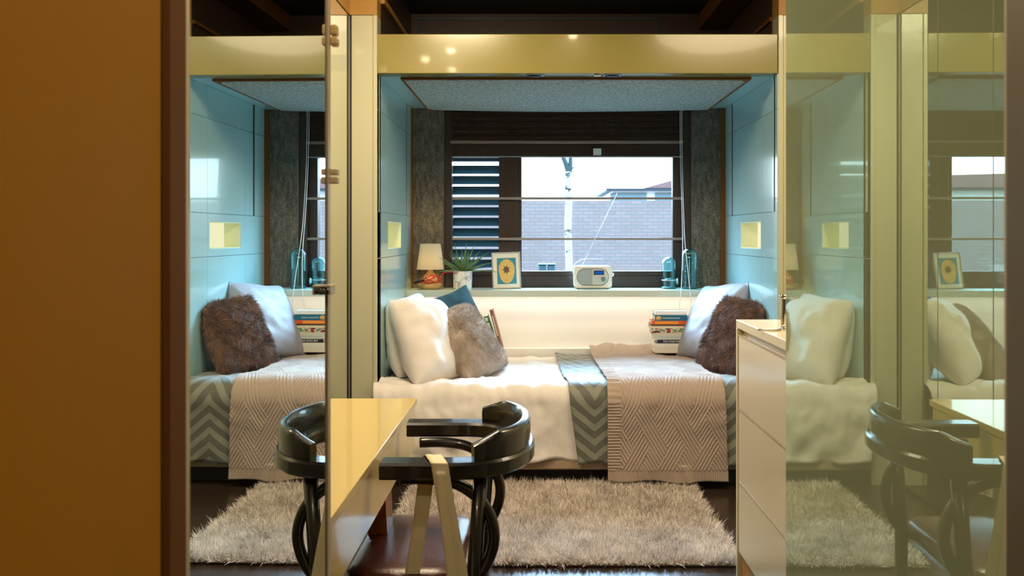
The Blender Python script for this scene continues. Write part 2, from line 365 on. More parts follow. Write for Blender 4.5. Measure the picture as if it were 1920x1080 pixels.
# alcove side walls with joints, slots and lit niches
def side_wall(name, x, sgn, mat):
    """sgn +1: wall faces +x (left wall). Built of gloss panels 18 mm thick in front of a backing, gaps are real joints"""
    ys = [YF+.004, 4.344, 4.56, 5.10, 5.27, YB]; zs = [0.0, 1.13, 1.367, 1.88, ZS]
    ny0, ny1, nz0, nz1 = 4.59, 5.04, 1.172, 1.322; g = 0.0011
    b = MB(); t = 0.018; slots = []
    for i in range(5):
        for j in range(4):
            y0, y1, z0, z1 = ys[i]+g, ys[i+1]-g, zs[j]+g, zs[j+1]-g
            if j >= 2 and i in (0, 3):                       # tall dark slot beside the joint
                y1 -= 0.028; slots.append((y1+.0004, y1+0.0276, z0, z1))
            xs = (x-sgn*t, x) if sgn > 0 else (x, x-sgn*t)
            if i == 2 and j == 1:                            # the panel with the niche opening
                b.box(*xs, y0, y1, z0, nz0); b.box(*xs, y0, y1, nz1, z1); b.box(*xs, y0, ny0, nz0, nz1); b.box(*xs, ny1, y1, nz0, nz1)
            else: b.box(*xs, y0, y1, z0, z1)
    w_ = struct(name, b, mat); b = MB()
    for (a, c, d, e) in slots: b.box(*sorted((x-sgn*t, x-sgn*.001)), a, c, d, e)
    struct('trim_slots', b, M['dark'])
    b = MB(); a0, a1 = sorted((x-sgn*t, x-sgn*0.16))
    b.box(a0, a1, YF+.1, YB+.1, 0, nz0-.001); b.box(a0, a1, YF+.1, YB+.1, nz1+.001, CZ); b.box(a0, a1, YF+.1, ny0, nz0-.001, nz1+.001); b.box(a0, a1, ny1, YB+.1, nz0-.001, nz1+.001)
    c0, c1 = sorted((x-sgn*0.16, x-sgn*0.20)); b.box(c0, c1, YF+.1, YB+.1, 0, CZ)
    struct('wall_backing', b, M['dark'])
    return (ny0, ny1, nz0, nz1, t)
niche_glow = emit('niche_diffuser', (1.0, 0.93, 0.58), 1.0)
niche_wall = plain('niche_lining', (0.80, 0.84, 0.60), 0.5, var=0.02)
for name, x, sgn, lab in (('wall_alcove_left', XL, 1, 'small square lit wall niche in the left alcove wall above the white pillows'),
                          ('wall_alcove_right', XR, -1, 'small square lit wall niche in the right alcove wall above the fur pillow')):
    ny0, ny1, nz0, nz1, t = side_wall(name, x, sgn, M['daylit_teal'])
    xb = x-sgn*0.10
    th = thing('wall_niche_light', (xb, (ny0+ny1)/2, nz0), lab, 'wall light', 'lit niches')
    b = MB(); q = 0.004; e0, e1 = sorted((x-sgn*0.002, xb))
    b.box(e0, e1, ny0, ny0+q, nz0, nz1); b.box(e0, e1, ny1-q, ny1, nz0, nz1); b.box(e0, e1, ny0+q, ny1-q, nz0, nz0+q); b.box(e0, e1, ny0+q, ny1-q, nz1-q, nz1)
    b.build('lining', niche_wall, th)
    d0, d1 = sorted((xb-sgn*0.01, xb)); MB().box(d0, d1, ny0, ny1, nz0, nz1).build('diffuser', niche_glow, th)
# beam and soffit
bm_ = MB().box(XL, XR, YF-.004, YF+.085, ZS, 2.254, 0.003, 2); struct('ceiling_beam', bm_, M['beam'])
b = MB().box(XL-.0, XR+.0, YF+.085, YB+.1, ZS+.0, ZS+.03); struct('ceiling_soffit', b, M['daylit_teal'])
# felt pad under the soffit
def felt():
    x0, x1, y0, y1 = PX(751, 4.37), PX(1409, 4.37), 4.37, YB-.01; n, m = 40, 16; vs = []; fs = []
    for j in range(m+1):
        for i in range(n+1):
            u, v = i/n, j/m; e = min(1, min(u, 1-u)/0.04)*min(1, min(v, 1-v)/0.03)
            z = ZS-0.012-0.012*math.sin(math.pi*u)*v-0.006*e; vs.append((x0+(x1-x0)*u, y0+(y1-y0)*v, z))
    for j in range(m):
        for i in range(n): a = j*(n+1)+i; fs.append((a, a+n+1, a+n+2, a+1))
    me = bpy.data.meshes.new('p'); me.from_pydata(vs, [], fs); me.polygons.foreach_set('use_smooth', [True]*len(fs))
    th = thing('padded_ceiling_panel', ((x0+x1)/2, (y0+y1)/2, ZS-.03), 'grey tweed padded panel fixed under the alcove ceiling over the bed', 'ceiling panel')
    link('fabric_pad', me, M['tweed_grey'], th)
    MB().box(x0, x1, y0-.002, y1, ZS-.0135, ZS-.0005, 0.002, 1).build('frame', M['stile'], th)
felt()
for px, lab in ((1002, 'round recessed downlight in the soffit strip, nearer the middle of the beam'), (1148, 'round recessed downlight in the soffit strip, right one beside the white sensor')):
    x = PX(px, 4.32); th = thing('recessed_downlight', (x, 4.325, ZS-.003), lab, 'downlight', 'downlights under the beam')
    MB().lathe([(0.046, 0), (0.050, 0.001), (0.050, 0.003), (0.046, 0.0035)], (x, 4.325, ZS-.0035)).build('ring', M['steel'], th)
    MB().lathe([(0.040, -.001), (0.012, 0.0)], (x, 4.325, ZS-.003)).build('lens', M['black'], th)
put(MB().box(PX(1113, 4.3), PX(1127, 4.3), 4.29, 4.312, ZS-.008, ZS, 0.002).build('ceiling_sensor', M['white']), 'small white sensor on the soffit between the two round downlights', 'sensor')
# dark loft space above the beam
struct('wall_loft_back', MB().box(XL-.2, XR+.2, YB-.0, YB+.1, ZS+.03, CZ), M['darkwood'])
b = MB(); x0, x1, z1 = PX(779, YB), PX(1231, YB), PZ(34, YB)
b.box(x0, x1, YB-.012, YB, z1-.012, z1); b.box(x0, x0+.010, YB-.012, YB, 2.2, z1-.012); b.box(x1-.010, x1, YB-.012, YB, 2.2, z1-.012)
struct('trim_4', b, plain('cyan_reflection_trim', (0.05, 0.10, 0.13), 0.3))  # panel frame line, a cyan reflection put into its colour
struct('trim_5', MB().box(XL, XL+.02, YF+.1, YB, 2.435, 2.465), M['caramel'])
struct('wall_loft_left', MB().box(XL-.015, XL, YF+.1, YB, ZS+.03, CZ), M['darkwood'])
struct('wall_loft_right', MB().box(XR, XR+.015, YF+.1, YB, ZS+.03, CZ), M['darkwood'])
struct('ceiling_rafter', MB().box(XR-.17, XR, YF-.6, YB, 2.56, CZ, 0.004), M['stile'])
struct('trim_6', MB().box(XR-.012, XR, YF+.1, YB, 2.345, 2.365), M['stile'])

# ------------------------------------------------------------ back wall, window
TXL, TXR = PX(832, YB), PX(1297, YB); LZ = 0.910
struct('wall_back_left_panel', MB().box(XL, TXL, YB, YB+.05, LZ, ZS-.002), M['tweed'])
struct('wall_back_right_panel', MB().box(TXR, XR, YB, YB+.05, LZ, ZS-.002), M['tweed'])
struct('trim_7', MB().box(XL, XL+.012, YB-.012, YB, LZ, ZS-.004), M['stile'])
struct('trim_8', MB().box(XR-.03, XR, YB-.012, YB, LZ, ZS-.004), M['stile'])
struct('wall_back', MB().box(XL-.2, XR+.2, YB, YB+.15, 0, LZ-.03).box(XL-.2, TXL-.001, YB+.05, YB+.15, LZ-.03, CZ).box(TXR+.001, XR+.2, YB+.05, YB+.15, LZ-.03, CZ).box(TXL-.001, TXR+.001, YB+.05, YB+.15, 1.84, CZ), M['dark'])
wx0, wx1 = PX(845, YW), PX(1280, YW); zt, zb = PZ(294, YW), PZ(508, YW)
wn = bpy.data.objects.new('window_1', None); COL.objects.link(wn); wn.location = (0.2, YW, LZ); ORI['window_1'] = Vector((0.2, YW, LZ)); wn['kind'] = 'structure'
b = MB(); b.box(TXL, wx0+.01, YB+.02, YW+.06, LZ, 2.05, 0.002, 1); b.box(wx1-.002, TXR, YB+.02, YW+.06, LZ, 2.05, 0.002, 1)
b.box(wx0, wx1, YW, YW+.07, zt, 2.05, 0.003, 1); b.box(wx0, wx1, YW, YW+.07, LZ, zb-.03, 0.003, 1); b.box(wx0, wx1, YW-.0, YW+.03, zb-.03, zb, 0.004)
mx0, mx1 = PX(935, YW), PX(978, YW); b.box(mx0, mx1-.03, YW+.005, YW+.07, LZ, zt, 0.003, 1); b.box(mx1-.032, mx1, YW+.02, YW+.075, LZ, zt, 0.003, 1)
rx = PX(1262, YW); b.box(rx, wx1, YW+.012, YW+.07, LZ, zt, 0.003, 1)
b.build('window_frame', M['winframe'], wn)
MB().box(mx1-.002, rx+.002, YW+.045, YW+.049, zb-.01, zt+.01).build('window_pane', M['glass'], wn)
MB().box(wx0, mx0+.002, YW+.045, YW+.049, zb-.05, zt+.01).build('window_pane', M['glass'], wn)
for py in (372, 448):
    z = PZ(py, YW-.015); MB().box(wx0+.001, wx1-.001, YW-.021, YW-.009, z-.008, z+.008, 0.002, 1).build('window_bar', plain('bar_metal', (0.30, 0.26, 0.23), 0.4, 0.4), wn)
MB().box(wx0, wx1, YW-.012, YW-.001, zt-.004, zt+.004, 0.001, 1).build('window_bead', plain('bead_metal', (0.35, 0.38, 0.38), 0.35, 0.5), wn)
put(MB().box(PX(1112, YW), PX(1127, YW), YW-.022, YW-.001, PZ(291, YW), PZ(279, YW), 0.002).build('white_head_box', M['white']), 'small white square box on the dark window head', 'sensor')  # plain white box, its purpose left open
# louvred shutter outside the left light
sh = thing('louvred_shutter', (PX(890, 5.66), 5.66, 0.95), 'dark teal louvred shutter outside the left part of the window', 'shutter')
b = MB(); pitch = 19.55*5.66/F; x0, x1 = PX(847, 5.66), PX(938, 5.66)
k = 0; z = PZ(307, 5.66)-0.004
while z > 0.95:
    zc = z-pitch/2-.001
    b.box(x0, x1, -0.034, 0.034, -0.0016, 0.0016, 0, 1, Matrix.Translation((0, 5.66, zc)) @ Matrix.Rotation(R(-50), 4, 'X'))
    z -= pitch; k += 1
b.box(x0, x1, 5.64, 5.68, PZ(303, 5.66), 1.78)
b.build('slats', plain('teal_shutter_paint', (0.010, 0.045, 0.055), 0.3), sh)
b = MB(); b.box(x0-.03, x0, 5.62, 5.70, 0.93, 1.79, 0.002, 1); b.box(x1, x1+.03, 5.62, 5.70, 0.93, 1.79, 0.002, 1); b.build('frame', M['dark'], sh)
# pleated blind
bl = thing('pleated_blind', (0.2, YW-.03, PZ(268, YW)), 'brown pleated window blind drawn half way up above the window', 'blind')
b = MB(); z0, z1 = PZ(264, YW-.02), ZS-.02; n = 22; pts = []
for i in range(n*2+1):
    pts.append((YW-.030+(0.008 if i % 2 else -.004), z0+(z1-z0)*i/(2*n)))
pts = pts+[(YW-.012, z1), (YW-.012, z0)]
b.prism(pts, wx0, wx1, 'x'); b.build('pleated_fabric', M['blind'], bl)
MB().box(wx0, wx1, YW-.036, YW-.012, PZ(269, YW-.02), z0, 0.002, 1).build('bottom_rail', plain('blind_rail', (0.26, 0.18, 0.15), 0.4, 0.2), bl)
# ledge
LF = 5.22
struct('trim_ledge', MB().box(XL, XR, LF, YB+.07, LZ-.040, LZ, 0.002, 1), M['ledge'])
struct('wall_back_lower', MB().box(XL, XR, YB-.03, YB, 0, LZ-.041), M['backwall'])
struct('trim_9', MB().box(XL, XL+.028, LF+.02, YB-.03, 0.45, LZ-.041), M['ledge'])
struct('trim_10', MB().box(XL, XR, YB-.09, YB-.03, 0.40, 0.535, 0.002, 1), M['backwall'])

# ------------------------------------------------------------ outdoors
def brick_mat():
    t = NT('pink_brick'); o = t.obj(); s = t.sep(o); c = t.n('ShaderNodeCombineXYZ'); t.l(s[0], c.inputs[0]); t.l(s[2], c.inputs[1])
    b = t.n('ShaderNodeTexBrick'); t.l(c.outputs[0], b.inputs['Vector']); b.inputs['Scale'].default_value = 1
    b.inputs['Brick Width'].default_value = 0.226; b.inputs['Row Height'].default_value = 0.074; b.inputs['Mortar Size'].default_value = 0.007
    b.inputs['Color1'].default_value = (0.275, 0.170, 0.155, 1); b.inputs['Color2'].default_value = (0.31, 0.205, 0.185, 1); b.inputs['Mortar'].default_value = (0.12, 0.165, 0.15, 1)
    n = t.noise(o, 0.8, 4); t.set(color=t.mix(t.math('MULTIPLY', n, 0.3), b.outputs[0], (0.22, 0.18, 0.17)), rough=0.9); t.bump(b.outputs['Fac'], -0.3, 0.01); return t.m
BW = 18.0
struct('ground_outside', MB().box(-16, 16, 6.2, 45, -0.5, -0.4), plain('pale_paving', (0.10, 0.095, 0.09), 0.9))
put(MB().box(-12, 12, BW, BW+.25, -0.4, PZ(376, BW)).build('brick_wall', brick_mat()), 'pink brick garden wall seen outside through the window', 'wall')
hs = thing('white_building', (6.5, 26, -0.4), 'low white building with a window band beyond the brick wall', 'building')
x0 = PX(1136, 26); MB().box(x0+.2, 16, 26, 30, -0.4, PZ(358, 26)).build('wall', M['white'], hs)
MB().box(x0, 16.2, 25.8, 30.2, PZ(358, 26), PZ(354, 26)).build('roof', plain('dark_roof', (0.03, 0.04, 0.05), 0.7), hs)
for a, c in ((1144, 1212), (1228, 1300)):
    MB().box(PX(a, 26), PX(c, 26), 25.95, 26, PZ(378, 26), PZ(362, 26)).build('window', plain('far_window', (0.14, 0.20, 0.21), 0.5), hs)
MB().prism([(PX(1205, 28), PZ(354, 28)), (PX(1255, 28), PZ(340, 28)), (16, PZ(322, 28)), (16, PZ(354, 28))], 27.5, 30, 'y').build('brick_gable', plain('far_brick', (0.26, 0.13, 0.12), 0.9), hs)
def birch_mat():
    t = NT('birch_bark'); o = t.obj(); f = t.noise(o, 5, 4, (1.0, 1.0, 2.2), 0.6); r = t.n('ShaderNodeMapRange', interpolation_type='SMOOTHSTEP'); r.inputs[1].default_value = 0.60; r.inputs[2].default_value = 0.66
    t.l(f, r.inputs[0]); t.set(color=t.mix(r.outputs[0], (0.42, 0.36, 0.26), (0.03, 0.05, 0.05)), rough=0.8); return t.m
tr = thing('birch_tree', (PX(1066, 11), 11, -0.4), 'slim birch tree with a pale trunk outside behind the radio', 'tree')
TY = 11
MB().tube(bez([(PX(1068, TY), TY, -0.4), P(1067, 500, TY), P(1065, 430, TY), P(1067, 360, TY), P(1065, 322, TY)], 8), [0.046]*32+[0.04], 14).build('trunk', birch_mat(), tr)
bark = plain('dark_bark', (0.03, 0.055, 0.055), 0.8)
b = MB(); b.tube(bez([P(1065, 356, TY), P(1067, 330, TY), P(1060, 305, TY), P(1050, 280, TY), P(1040, 240, TY)], 6), [0.045-.0011*i for i in range(25)], 8)
b.tube(bez([P(1066, 330, TY), P(1069, 315, TY), P(1070, 290, TY), P(1073, 240, TY)], 6), [0.036-.0009*i for i in range(19)], 8)
b.tube(bez([P(1068, 326, TY), P(1073, 316, TY), P(1078, 314, TY), P(1086, 318, TY)], 4), [0.012-.0006*i for i in range(13)], 6)
b.build('branches', bark, tr)
for px, lab in ((1017, 'small teal box low by the brick wall outside, left of the pair'), (1034, 'small teal box low by the brick wall outside, right of the pair')):  # two teal squares of unknown nature, built as boxes
    q = MB().box(PX(px-7, 16), PX(px+7, 16), 16, 16.3, -0.4, PZ(497, 16), 0.02).box(PX(px-8, 16), PX(px+8, 16), 15.98, 16.32, PZ(497, 16), PZ(495, 16), 0.005).build('outdoor_teal_box', plain('teal_box', (0.02, 0.06, 0.07), 0.6))
    put(q, lab, 'box', 'teal boxes outside')

# ------------------------------------------------------------ mirror wall, mirror door, right panel, cabinet, table
WX = -0.930
wd = thing('mirrored_wardrobe', (WX-.3, 3.0, 0), 'tall mirror-fronted wardrobe wall along the left behind the desk', 'wardrobe')
MB().box(RX0, WX-.02, 1.45, YF-.004, 0, 2.35).build('carcass', M['dark'], wd)
seams = [1.45, 1.93, 2.41, 2.89, 3.37, 3.85, YF-.006]
for a, c in zip(seams, seams[1:]):
    MB().box(WX-.018, WX, a+.004, c-.004, 0.02, 2.345).build('mirror_door_leaf', M['mirror_wall'], wd)
    MB().box(WX-.018, WX-.0005, a-.0035, a+.0035, 0.02, 2.345).build('gasket', M['dark'], wd)
struct('trim_11', MB().box(RX0, WX+.005, 1.45, YF-.004, 2.35, CZ), M['caramel'])
# plane of the tilted mirror door: x = -0.274 + TH*(y-4.8)
TH = 0.0165
def mx(y): return -0.274+TH*(y-4.8)
def slab(y0, y1, z0, z1, off0, off1, fn):
    b = MB(); b.prism([(fn(y0)+off0, y0), (fn(y1)+off0, y1), (fn(y1)+off1, y1), (fn(y0)+off1, y0)], z0, z1, 'z'); return b
y0m, y1m = 0.832, 1.345
md = thing('mirror_door', (mx(1.1), 1.1, 0.02), 'open wardrobe door with a tall mirror face, at the left by the desk', 'door')
slab(y0m, y1m, 0.02, 2.6, -0.002, 0.0, mx).build('mirror_glass', M['mirror'], md)
slab(y0m, y1m, 0.02, 2.6, -0.022, -0.003, mx).build('door_leaf', M['cream'], md)
slab(y1m, y1m+.010, 0.02, 2.6, -0.024, -0.0005, mx).build('edge_trim', M['steel'], md)
slab(y1m+.010, y1m+.026, 0.02, 2.6, -0.024, 0.0025, mx).build('edge_profile', M['alu'], md)
slab(0.822, y0m, 0.02, 2.6, -0.022, 0.003, mx).build('edge_profile', M['alu'], md)
slab(0.787, 0.821, 0.02, 2.6, -0.022, 0.004, mx).build('stile', M['stile'], md)
# catch on the door edge
Yk = 1.352; xk = mx(Yk)
kt = MB(); kt.box(xk-.002, PX(628, Yk), Yk-.028, Yk+.002, PZ(537, Yk), PZ(533, Yk), 0.001, 1); kt.box(PX(624, Yk), PX(628, Yk), Yk-.028, Yk+.002, PZ(551, Yk), PZ(537, Yk), 0.001, 1)
ko = kt.build('catch', M['alu'], md)
MB().lathe([(0.004, -.026), (0.0058, -.024), (0.0058, 0.0)], (PX(613, Yk), Yk, PZ(544, Yk)), 16, 'y').box(xk, PX(624, Yk), Yk-.02, Yk, PZ(551, Yk), PZ(544, Yk)).build('roller', M['steel'], ko)
b = MB(); b.box(PX(617, 1.37), PX(631, 1.37), 1.37, 1.39, PZ(68, 1.38), PZ(47, 1.38), 0.004, 3); b.box(PX(617, 1.37), PX(632, 1.37), 1.37, 1.39, PZ(87, 1.38), PZ(70, 1.38), 0.004, 3); b.build('hinge', plain('tan_hinge', (0.80, 0.56, 0.26), 0.4), md)
b = MB(); b.box(PX(617, 1.37), PX(633, 1.37), 1.37, 1.385, PZ(328, 1.37), PZ(316, 1.37), 0.002, 2); b.box(PX(617, 1.37), PX(633, 1.37), 1.37, 1.385, PZ(344, 1.37), PZ(331, 1.37), 0.002, 2); b.build('hinge', M['beige'], md)
dr = thing('wardrobe_door', (mx(0.4), 0.4, 0.02), 'plain orange-brown wooden door close to the camera at the left edge', 'door')
slab(0.18, 0.776, 0.02, 2.6, -0.022, 0.0, mx).build('door_leaf', M['veneer'], dr)
slab(0.777, 0.786, 0.02, 2.6, -0.022, -0.004, mx).build('edge_strip', M['dark'], dr)
struct('wall_passage_left', slab(-1.6, 0.17, 0, CZ, -0.03, 0.0, mx), M['veneer'])
# right reflecting panel
BE = 0.009
def ex(y): return 0.443+BE*(y-4.4)
yn, yf_ = 0.742, 1.415
rp = thing('glossy_sliding_panel', (ex(1.1), 1.1, 0.01), 'large olive glossy panel on the right reflecting the bed and the chair', 'sliding door')
slab(yn, yf_, 0.01, 2.62, 0.0, 0.004, ex).build('reflecting_glass', M['hazy'], rp)
slab(yn, yf_, 0.01, 2.62, 0.0045, 0.03, ex).build('door_leaf', M['cream'], rp)
slab(yn-.010, yn, 0.01, 2.62, -0.002, 0.03, ex).build('edge_profile', plain('pale_grey_profile', (0.62, 0.62, 0.52), 0.5), rp)
slab(yn-.05, yn-.0105, 0.01, 2.62, -0.006, 0.03, ex).build('stile', plain('olive_stile', (0.11, 0.09, 0.05), 0.5), rp)
struct('wall_passage_right', slab(-1.6, yn-.052, 0, CZ, 0.0, 0.03, ex), M['cream'])
# drawer cabinet
kx = 0.31; cx = kx*377/159; yfar = cx*F/377; ztop = H-kx; ynear = 2.0; XB_ = cx+.55
cb = thing('drawer_cabinet', ((cx+XB_)/2, (yfar+ynear)/2, 0), 'cream gloss drawer cabinet with wood trim at the right, half hidden by the panel', 'cabinet')
b = MB(); b.box(cx, XB_, ynear, yfar, ztop-.030, ztop, 0.0015, 1); b.build('worktop', M['white_lac'], cb)
b = MB(); b.box(cx, XB_, yfar-.018, yfar, 0, ztop-.031, 0.001, 1); b.box(cx+.02, XB_, ynear, yfar-.019, 0.07, ztop-.031); b.build('carcass', M['white_lac'], cb)
zz = [H-(p_-CY)*cx/388 for p_ in (632, 772, 911, 1046)]
for a, c in zip(zz, zz[1:]):
    d_ = MB().box(cx+.002, cx+.019, ynear, yfar-.036, c+.003, a, 0.0015, 1).build('drawer', M['white_lac'], cb)
    MB().box(cx-.0005, cx+.004, ynear, yfar-.036, a-.0015, a+.0025).build('pull_edge', M['alu'], d_)
MB().box(cx+.012, cx+.018, ynear, yfar-.04, 0, zz[-1]-.002).build('plinth', M['caramel'], cb)
# chrome post
yp = 2.755; xp = PX(1470, yp); zp = ztop
ch = thing('chrome_post_holder', (xp, yp, zp), 'small chrome post holder with a flat bar foot on the cabinet top', 'holder')
MB().lathe([(0.010, 0.012), (0.0105, 0.02), (0.0105, 0.100), (0.010, 0.104)], (xp, yp, zp), 24).build('post', M['chrome'], ch)
MB().lathe([(0.014, 0.1045), (0.016, 0.107), (0.016, 0.113), (0.014, 0.116)], (xp, yp, zp), 24).build('cap', M['chrome'], ch)
b = MB(); b.box(xp-.085, xp+.012, yp-.004, yp+.004, zp, zp+.006, 0.002); b.lathe([(0.013, 0), (0.013, 0.008), (0.011, 0.0115)], (xp, yp, zp), 24); b.build('foot', M['chrome'], ch)
# table
kt_ = 0.51; tx = -(1003-782)*kt_/(747-440); tyf = kt_*F/(747-440); tyn = kt_*F/(974-440); tz = H-kt_
tb = thing('desk_table', ((tx+WX)/2, (tyf+tyn)/2, 0), 'cream-yellow lacquered desk with a deep apron standing at the mirror wall', 'desk')
MB().box(WX+.003, tx, tyn, tyf, tz-.020, tz, 0.0015, 2).build('tabletop', M['table'], tb)
ap = 0.152
b = MB(); b.box(WX+.004, tx-.006, tyn+.004, tyn+.022, tz-ap, tz-.021); b.box(WX+.004, tx-.006, tyf-.03, tyf-.012, tz-ap, tz-.021); b.box(tx-.024, tx-.006, tyn+.023, tyf-.031, tz-ap, tz-.021); b.box(WX+.004, WX+.02, tyn+.023, tyf-.031, tz-ap, tz-.021)
b.build('apron', M['table'], tb)
lw = wood('orange_leg_wood', (0.30, 0.09, 0.02), (0.46, 0.16, 0.035), 0.35, 5, (6, 6, 1))
def tleg(x, y, dx, dy):
    b = MB(); vs = []
    for (z, ox, oy, hw, hd) in ((tz-ap+.02, 0, 0, 0.028, 0.050), (0.0, dx, dy, 0.016, 0.020)):
        for sx, sy in ((-1, -1), (1, -1), (1, 1), (-1, 1)): vs.append(b.bm.verts.new((x+ox+sx*hw, y+oy+sy*hd, z)))
    for f in ((0, 1, 2, 3), (7, 6, 5, 4), (0, 4, 5, 1), (1, 5, 6, 2), (2, 6, 7, 3), (3, 7, 4, 0)): b.bm.faces.new([vs[i] for i in f])
    bmesh.ops.recalc_face_normals(b.bm, faces=b.bm.faces[:]); b.build('leg', lw, tb)
tleg(tx-.052, tyf-.39, 0.045, -0.03); tleg(tx-.056, tyn+.12, 0.02, -0.05); tleg(WX+.06, tyf-.12, -0.0, 0.03); tleg(WX+.06, tyn+.12, 0.0, -0.04)

# ------------------------------------------------------------ chair (coordinates measured at scale 1/CS)
CS = 1.186
def Cc(x, y, z): return (x*CS, y*CS, H-(1.15-z)*CS)
chair = thing('bentwood_armchair', (-0.19, 1.80*CS, 0), 'black bentwood armchair with a low curved back and brown leather seat at the desk', 'chair')
cblk = lacquer('black_lacquered_wood', (0.016, 0.014, 0.013), 0.25, 0.6)
leather = NT('brown_leather'); lo = leather.obj(); lf = leather.noise(lo, 5, 4); leather.set(color=leather.mix(lf, (0.045, 0.013, 0.008), (0.10, 0.026, 0.014)), rough=0.3); leather.bump(leather.noise(lo, 180, 3), 0.25, 0.002)
def ucurve(hy, xt, xr, n=60, yc=1.80, e=2.3):
    """half-width hy, tips at xt, rear at xr: straight arms then a rounded back"""
    xs = -0.165; pts = [(xt, yc-hy), (xt*0.6+xs*0.4, yc-hy)]
    for i in range(n+1):
        a = -math.pi/2+math.pi*i/n; c, s_ = math.cos(a), math.sin(a)
        pts.append((xs+(xr-xs)*abs(c)**(2/e), yc+hy*math.copysign(abs(s_)**(2/e), s_)))
    return pts+[(xt*0.6+xs*0.4, yc+hy), (xt, yc+hy)]
cl = [Cc(x, y, 0.704) for x, y in ucurve(0.172, -0.293, -0.027)]
MB().tube(cl, 0.02, flat=(0.031, 0.019)).build('arm_rail', cblk, chair)
# backrest panel standing on the rail
bp = [q for q in ucurve(0.181, -0.293, -0.020, 80) if q[0] > -0.119]; b = MB(); n = len(bp); ring = []
for i, (x, y) in enumerate(bp):
    t = i/(n-1); hgt = 0.052*(0.62+0.38*min(1, math.sin(math.pi*t)*2.2)); c0 = Vector((x, y, 0)); tn = (Vector((*bp[min(i+1, n-1)], 0))-Vector((*bp[max(i-1, 0)], 0))).normalized(); nn = Vector((tn.y, -tn.x, 0))
    th_ = 0.010; row = []
    for (o_, z_) in ((th_, 0.7195), (th_+.001, 0.7195+hgt*0.5), (th_, 0.7195+hgt*0.9), (th_*0.4, 0.7195+hgt), (-th_*0.6, 0.7195+hgt), (-th_, 0.7195+hgt*0.9), (-th_-.002, 0.7195+hgt*.5), (-th_, 0.7195)):
        row.append(b.bm.verts.new(Cc(*(c0+nn*o_).to_2d(), z_)))
    ring.append(row)
fs = []
for A, B in zip(ring, ring[1:]):
    for k in range(8): fs.append(b.bm.faces.new((A[k], A[(k+1) % 8], B[(k+1) % 8], B[k])))
fs += [b.bm.faces.new(ring[0]), b.bm.faces.new(ring[-1][::-1])]
for f in fs: f.smooth = True
bmesh.ops.recalc_face_normals(b.bm, faces=fs); bo = b.build('backrest', cblk, chair)
bo.modifiers.new('s', 'EDGE_SPLIT').split_angle = R(50)
sid = []
for yy in (1.655, 1.945):
    path = bez([Cc(-0.262, yy, 0.676), Cc(-0.20, yy, 0.676), Cc(-0.145, yy, 0.664), Cc(-0.098, yy, 0.625), Cc(-0.079, yy, 0.57), Cc(-0.092, yy, 0.515), Cc(-0.125, yy, 0.475), Cc(-0.175, yy, 0.462)], 8)
    MB().tube(path, 0.0135, 14, up=(0, 1, 0)).build('side_hoop', cblk, chair)
    s_ = -1 if yy < 1.8 else 1
    MB().tube([Cc(-0.104, yy+.004*s_, 0.695), Cc(-0.118, yy+.004*s_, 0.49), Cc(-0.120, yy+.012*s_, 0.096)], [0.0175, 0.0175, 0.012], 14).build('leg', cblk, chair)
    MB().tube([Cc(-0.290, yy+.004*s_, 0.472), Cc(-0.295, yy+.012*s_, 0.096)], [0.0165, 0.012], 14).build('leg', cblk, chair)
# seat
def rrect(x0, x1, y0, y1, r, n=8):
    o = []
    for (cx_, cy_, a0) in ((x1-r, y0+r, -90), (x1-r, y1-r, 0), (x0+r, y1-r, 90), (x0+r, y0+r, 180)):
        for i in range(n+1): a = R(a0+90*i/n); o.append((cx_+r*math.cos(a), cy_+r*math.sin(a)))
    return o
b = MB(); rings = []
for (ins, z) in ((0.004, 0.468), (0.0, 0.474), (0.0, 0.482), (0.008, 0.490), (0.035, 0.494), (0.09, 0.495)):
    rings.append([b.bm.verts.new(Cc(x, y, z)) for x, y in rrect(-0.375+ins, -0.145-ins, 1.655+ins, 2.02-ins, max(0.005, 0.05-ins*.5))])
fs = []
for A, B in zip(rings, rings[1:]):
    for k in range(len(A)): fs.append(b.bm.faces.new((A[k], A[(k+1) % len(A)], B[(k+1) % len(A)], B[k])))
fs += [b.bm.faces.new(rings[0][::-1]), b.bm.faces.new(rings[-1])]
for f in fs: f.smooth = True
b.build('seat', leather.m, chair)
b = MB(); b.prism([Cc(x, y, 0)[:2] for x, y in rrect(-0.37, -0.150, 1.66, 2.015, 0.05)], Cc(0, 0, 0.440)[2], Cc(0, 0, 0.467)[2], 'z', True); b.build('seat_frame', cblk, chair)
# canvas strap over the near arm
sm = plain('cream_canvas', (0.86, 0.75, 0.50), 0.9, var=0.08, sc=30, bump=0.3, bsc=700)
def ribbon(path, w0, w1, name, par, side=(1, 0, 0), curl=0.0):
    path = bez(path, 7); n = len(path); b = MB(); rows = []
    for i, q in enumerate(path):
        t = i/(n-1); wd_ = (w0+(w1-w0)*t)/2; sd = Vector(side); row = []
        tn = (path[min(i+1, n-1)]-path[max(i-1, 0)]).normalized(); nr = tn.cross(sd).normalized()
        for u in (-1, -.5, 0, .5, 1): row.append(b.bm.verts.new(q+sd*wd_*u+nr*(curl*(u*u)+0.0015*nz(q.z*30, u*2))))
        rows.append(row)
    for A, B in zip(rows, rows[1:]):
        for k in range(4):
            f = b.bm.faces.new((A[k], A[k+1], B[k+1], B[k])); f.smooth = True
    o = b.build(name, sm, par); m = o.modifiers.new('t', 'SOLIDIFY'); m.thickness = 0.0018; m.offset = 0; return o
st = thing('canvas_strap', Cc(-0.18, 1.63, 0.4), 'cream canvas strap draped over the near arm of the black chair', 'strap')
yi, yo = 1.660, 1.597
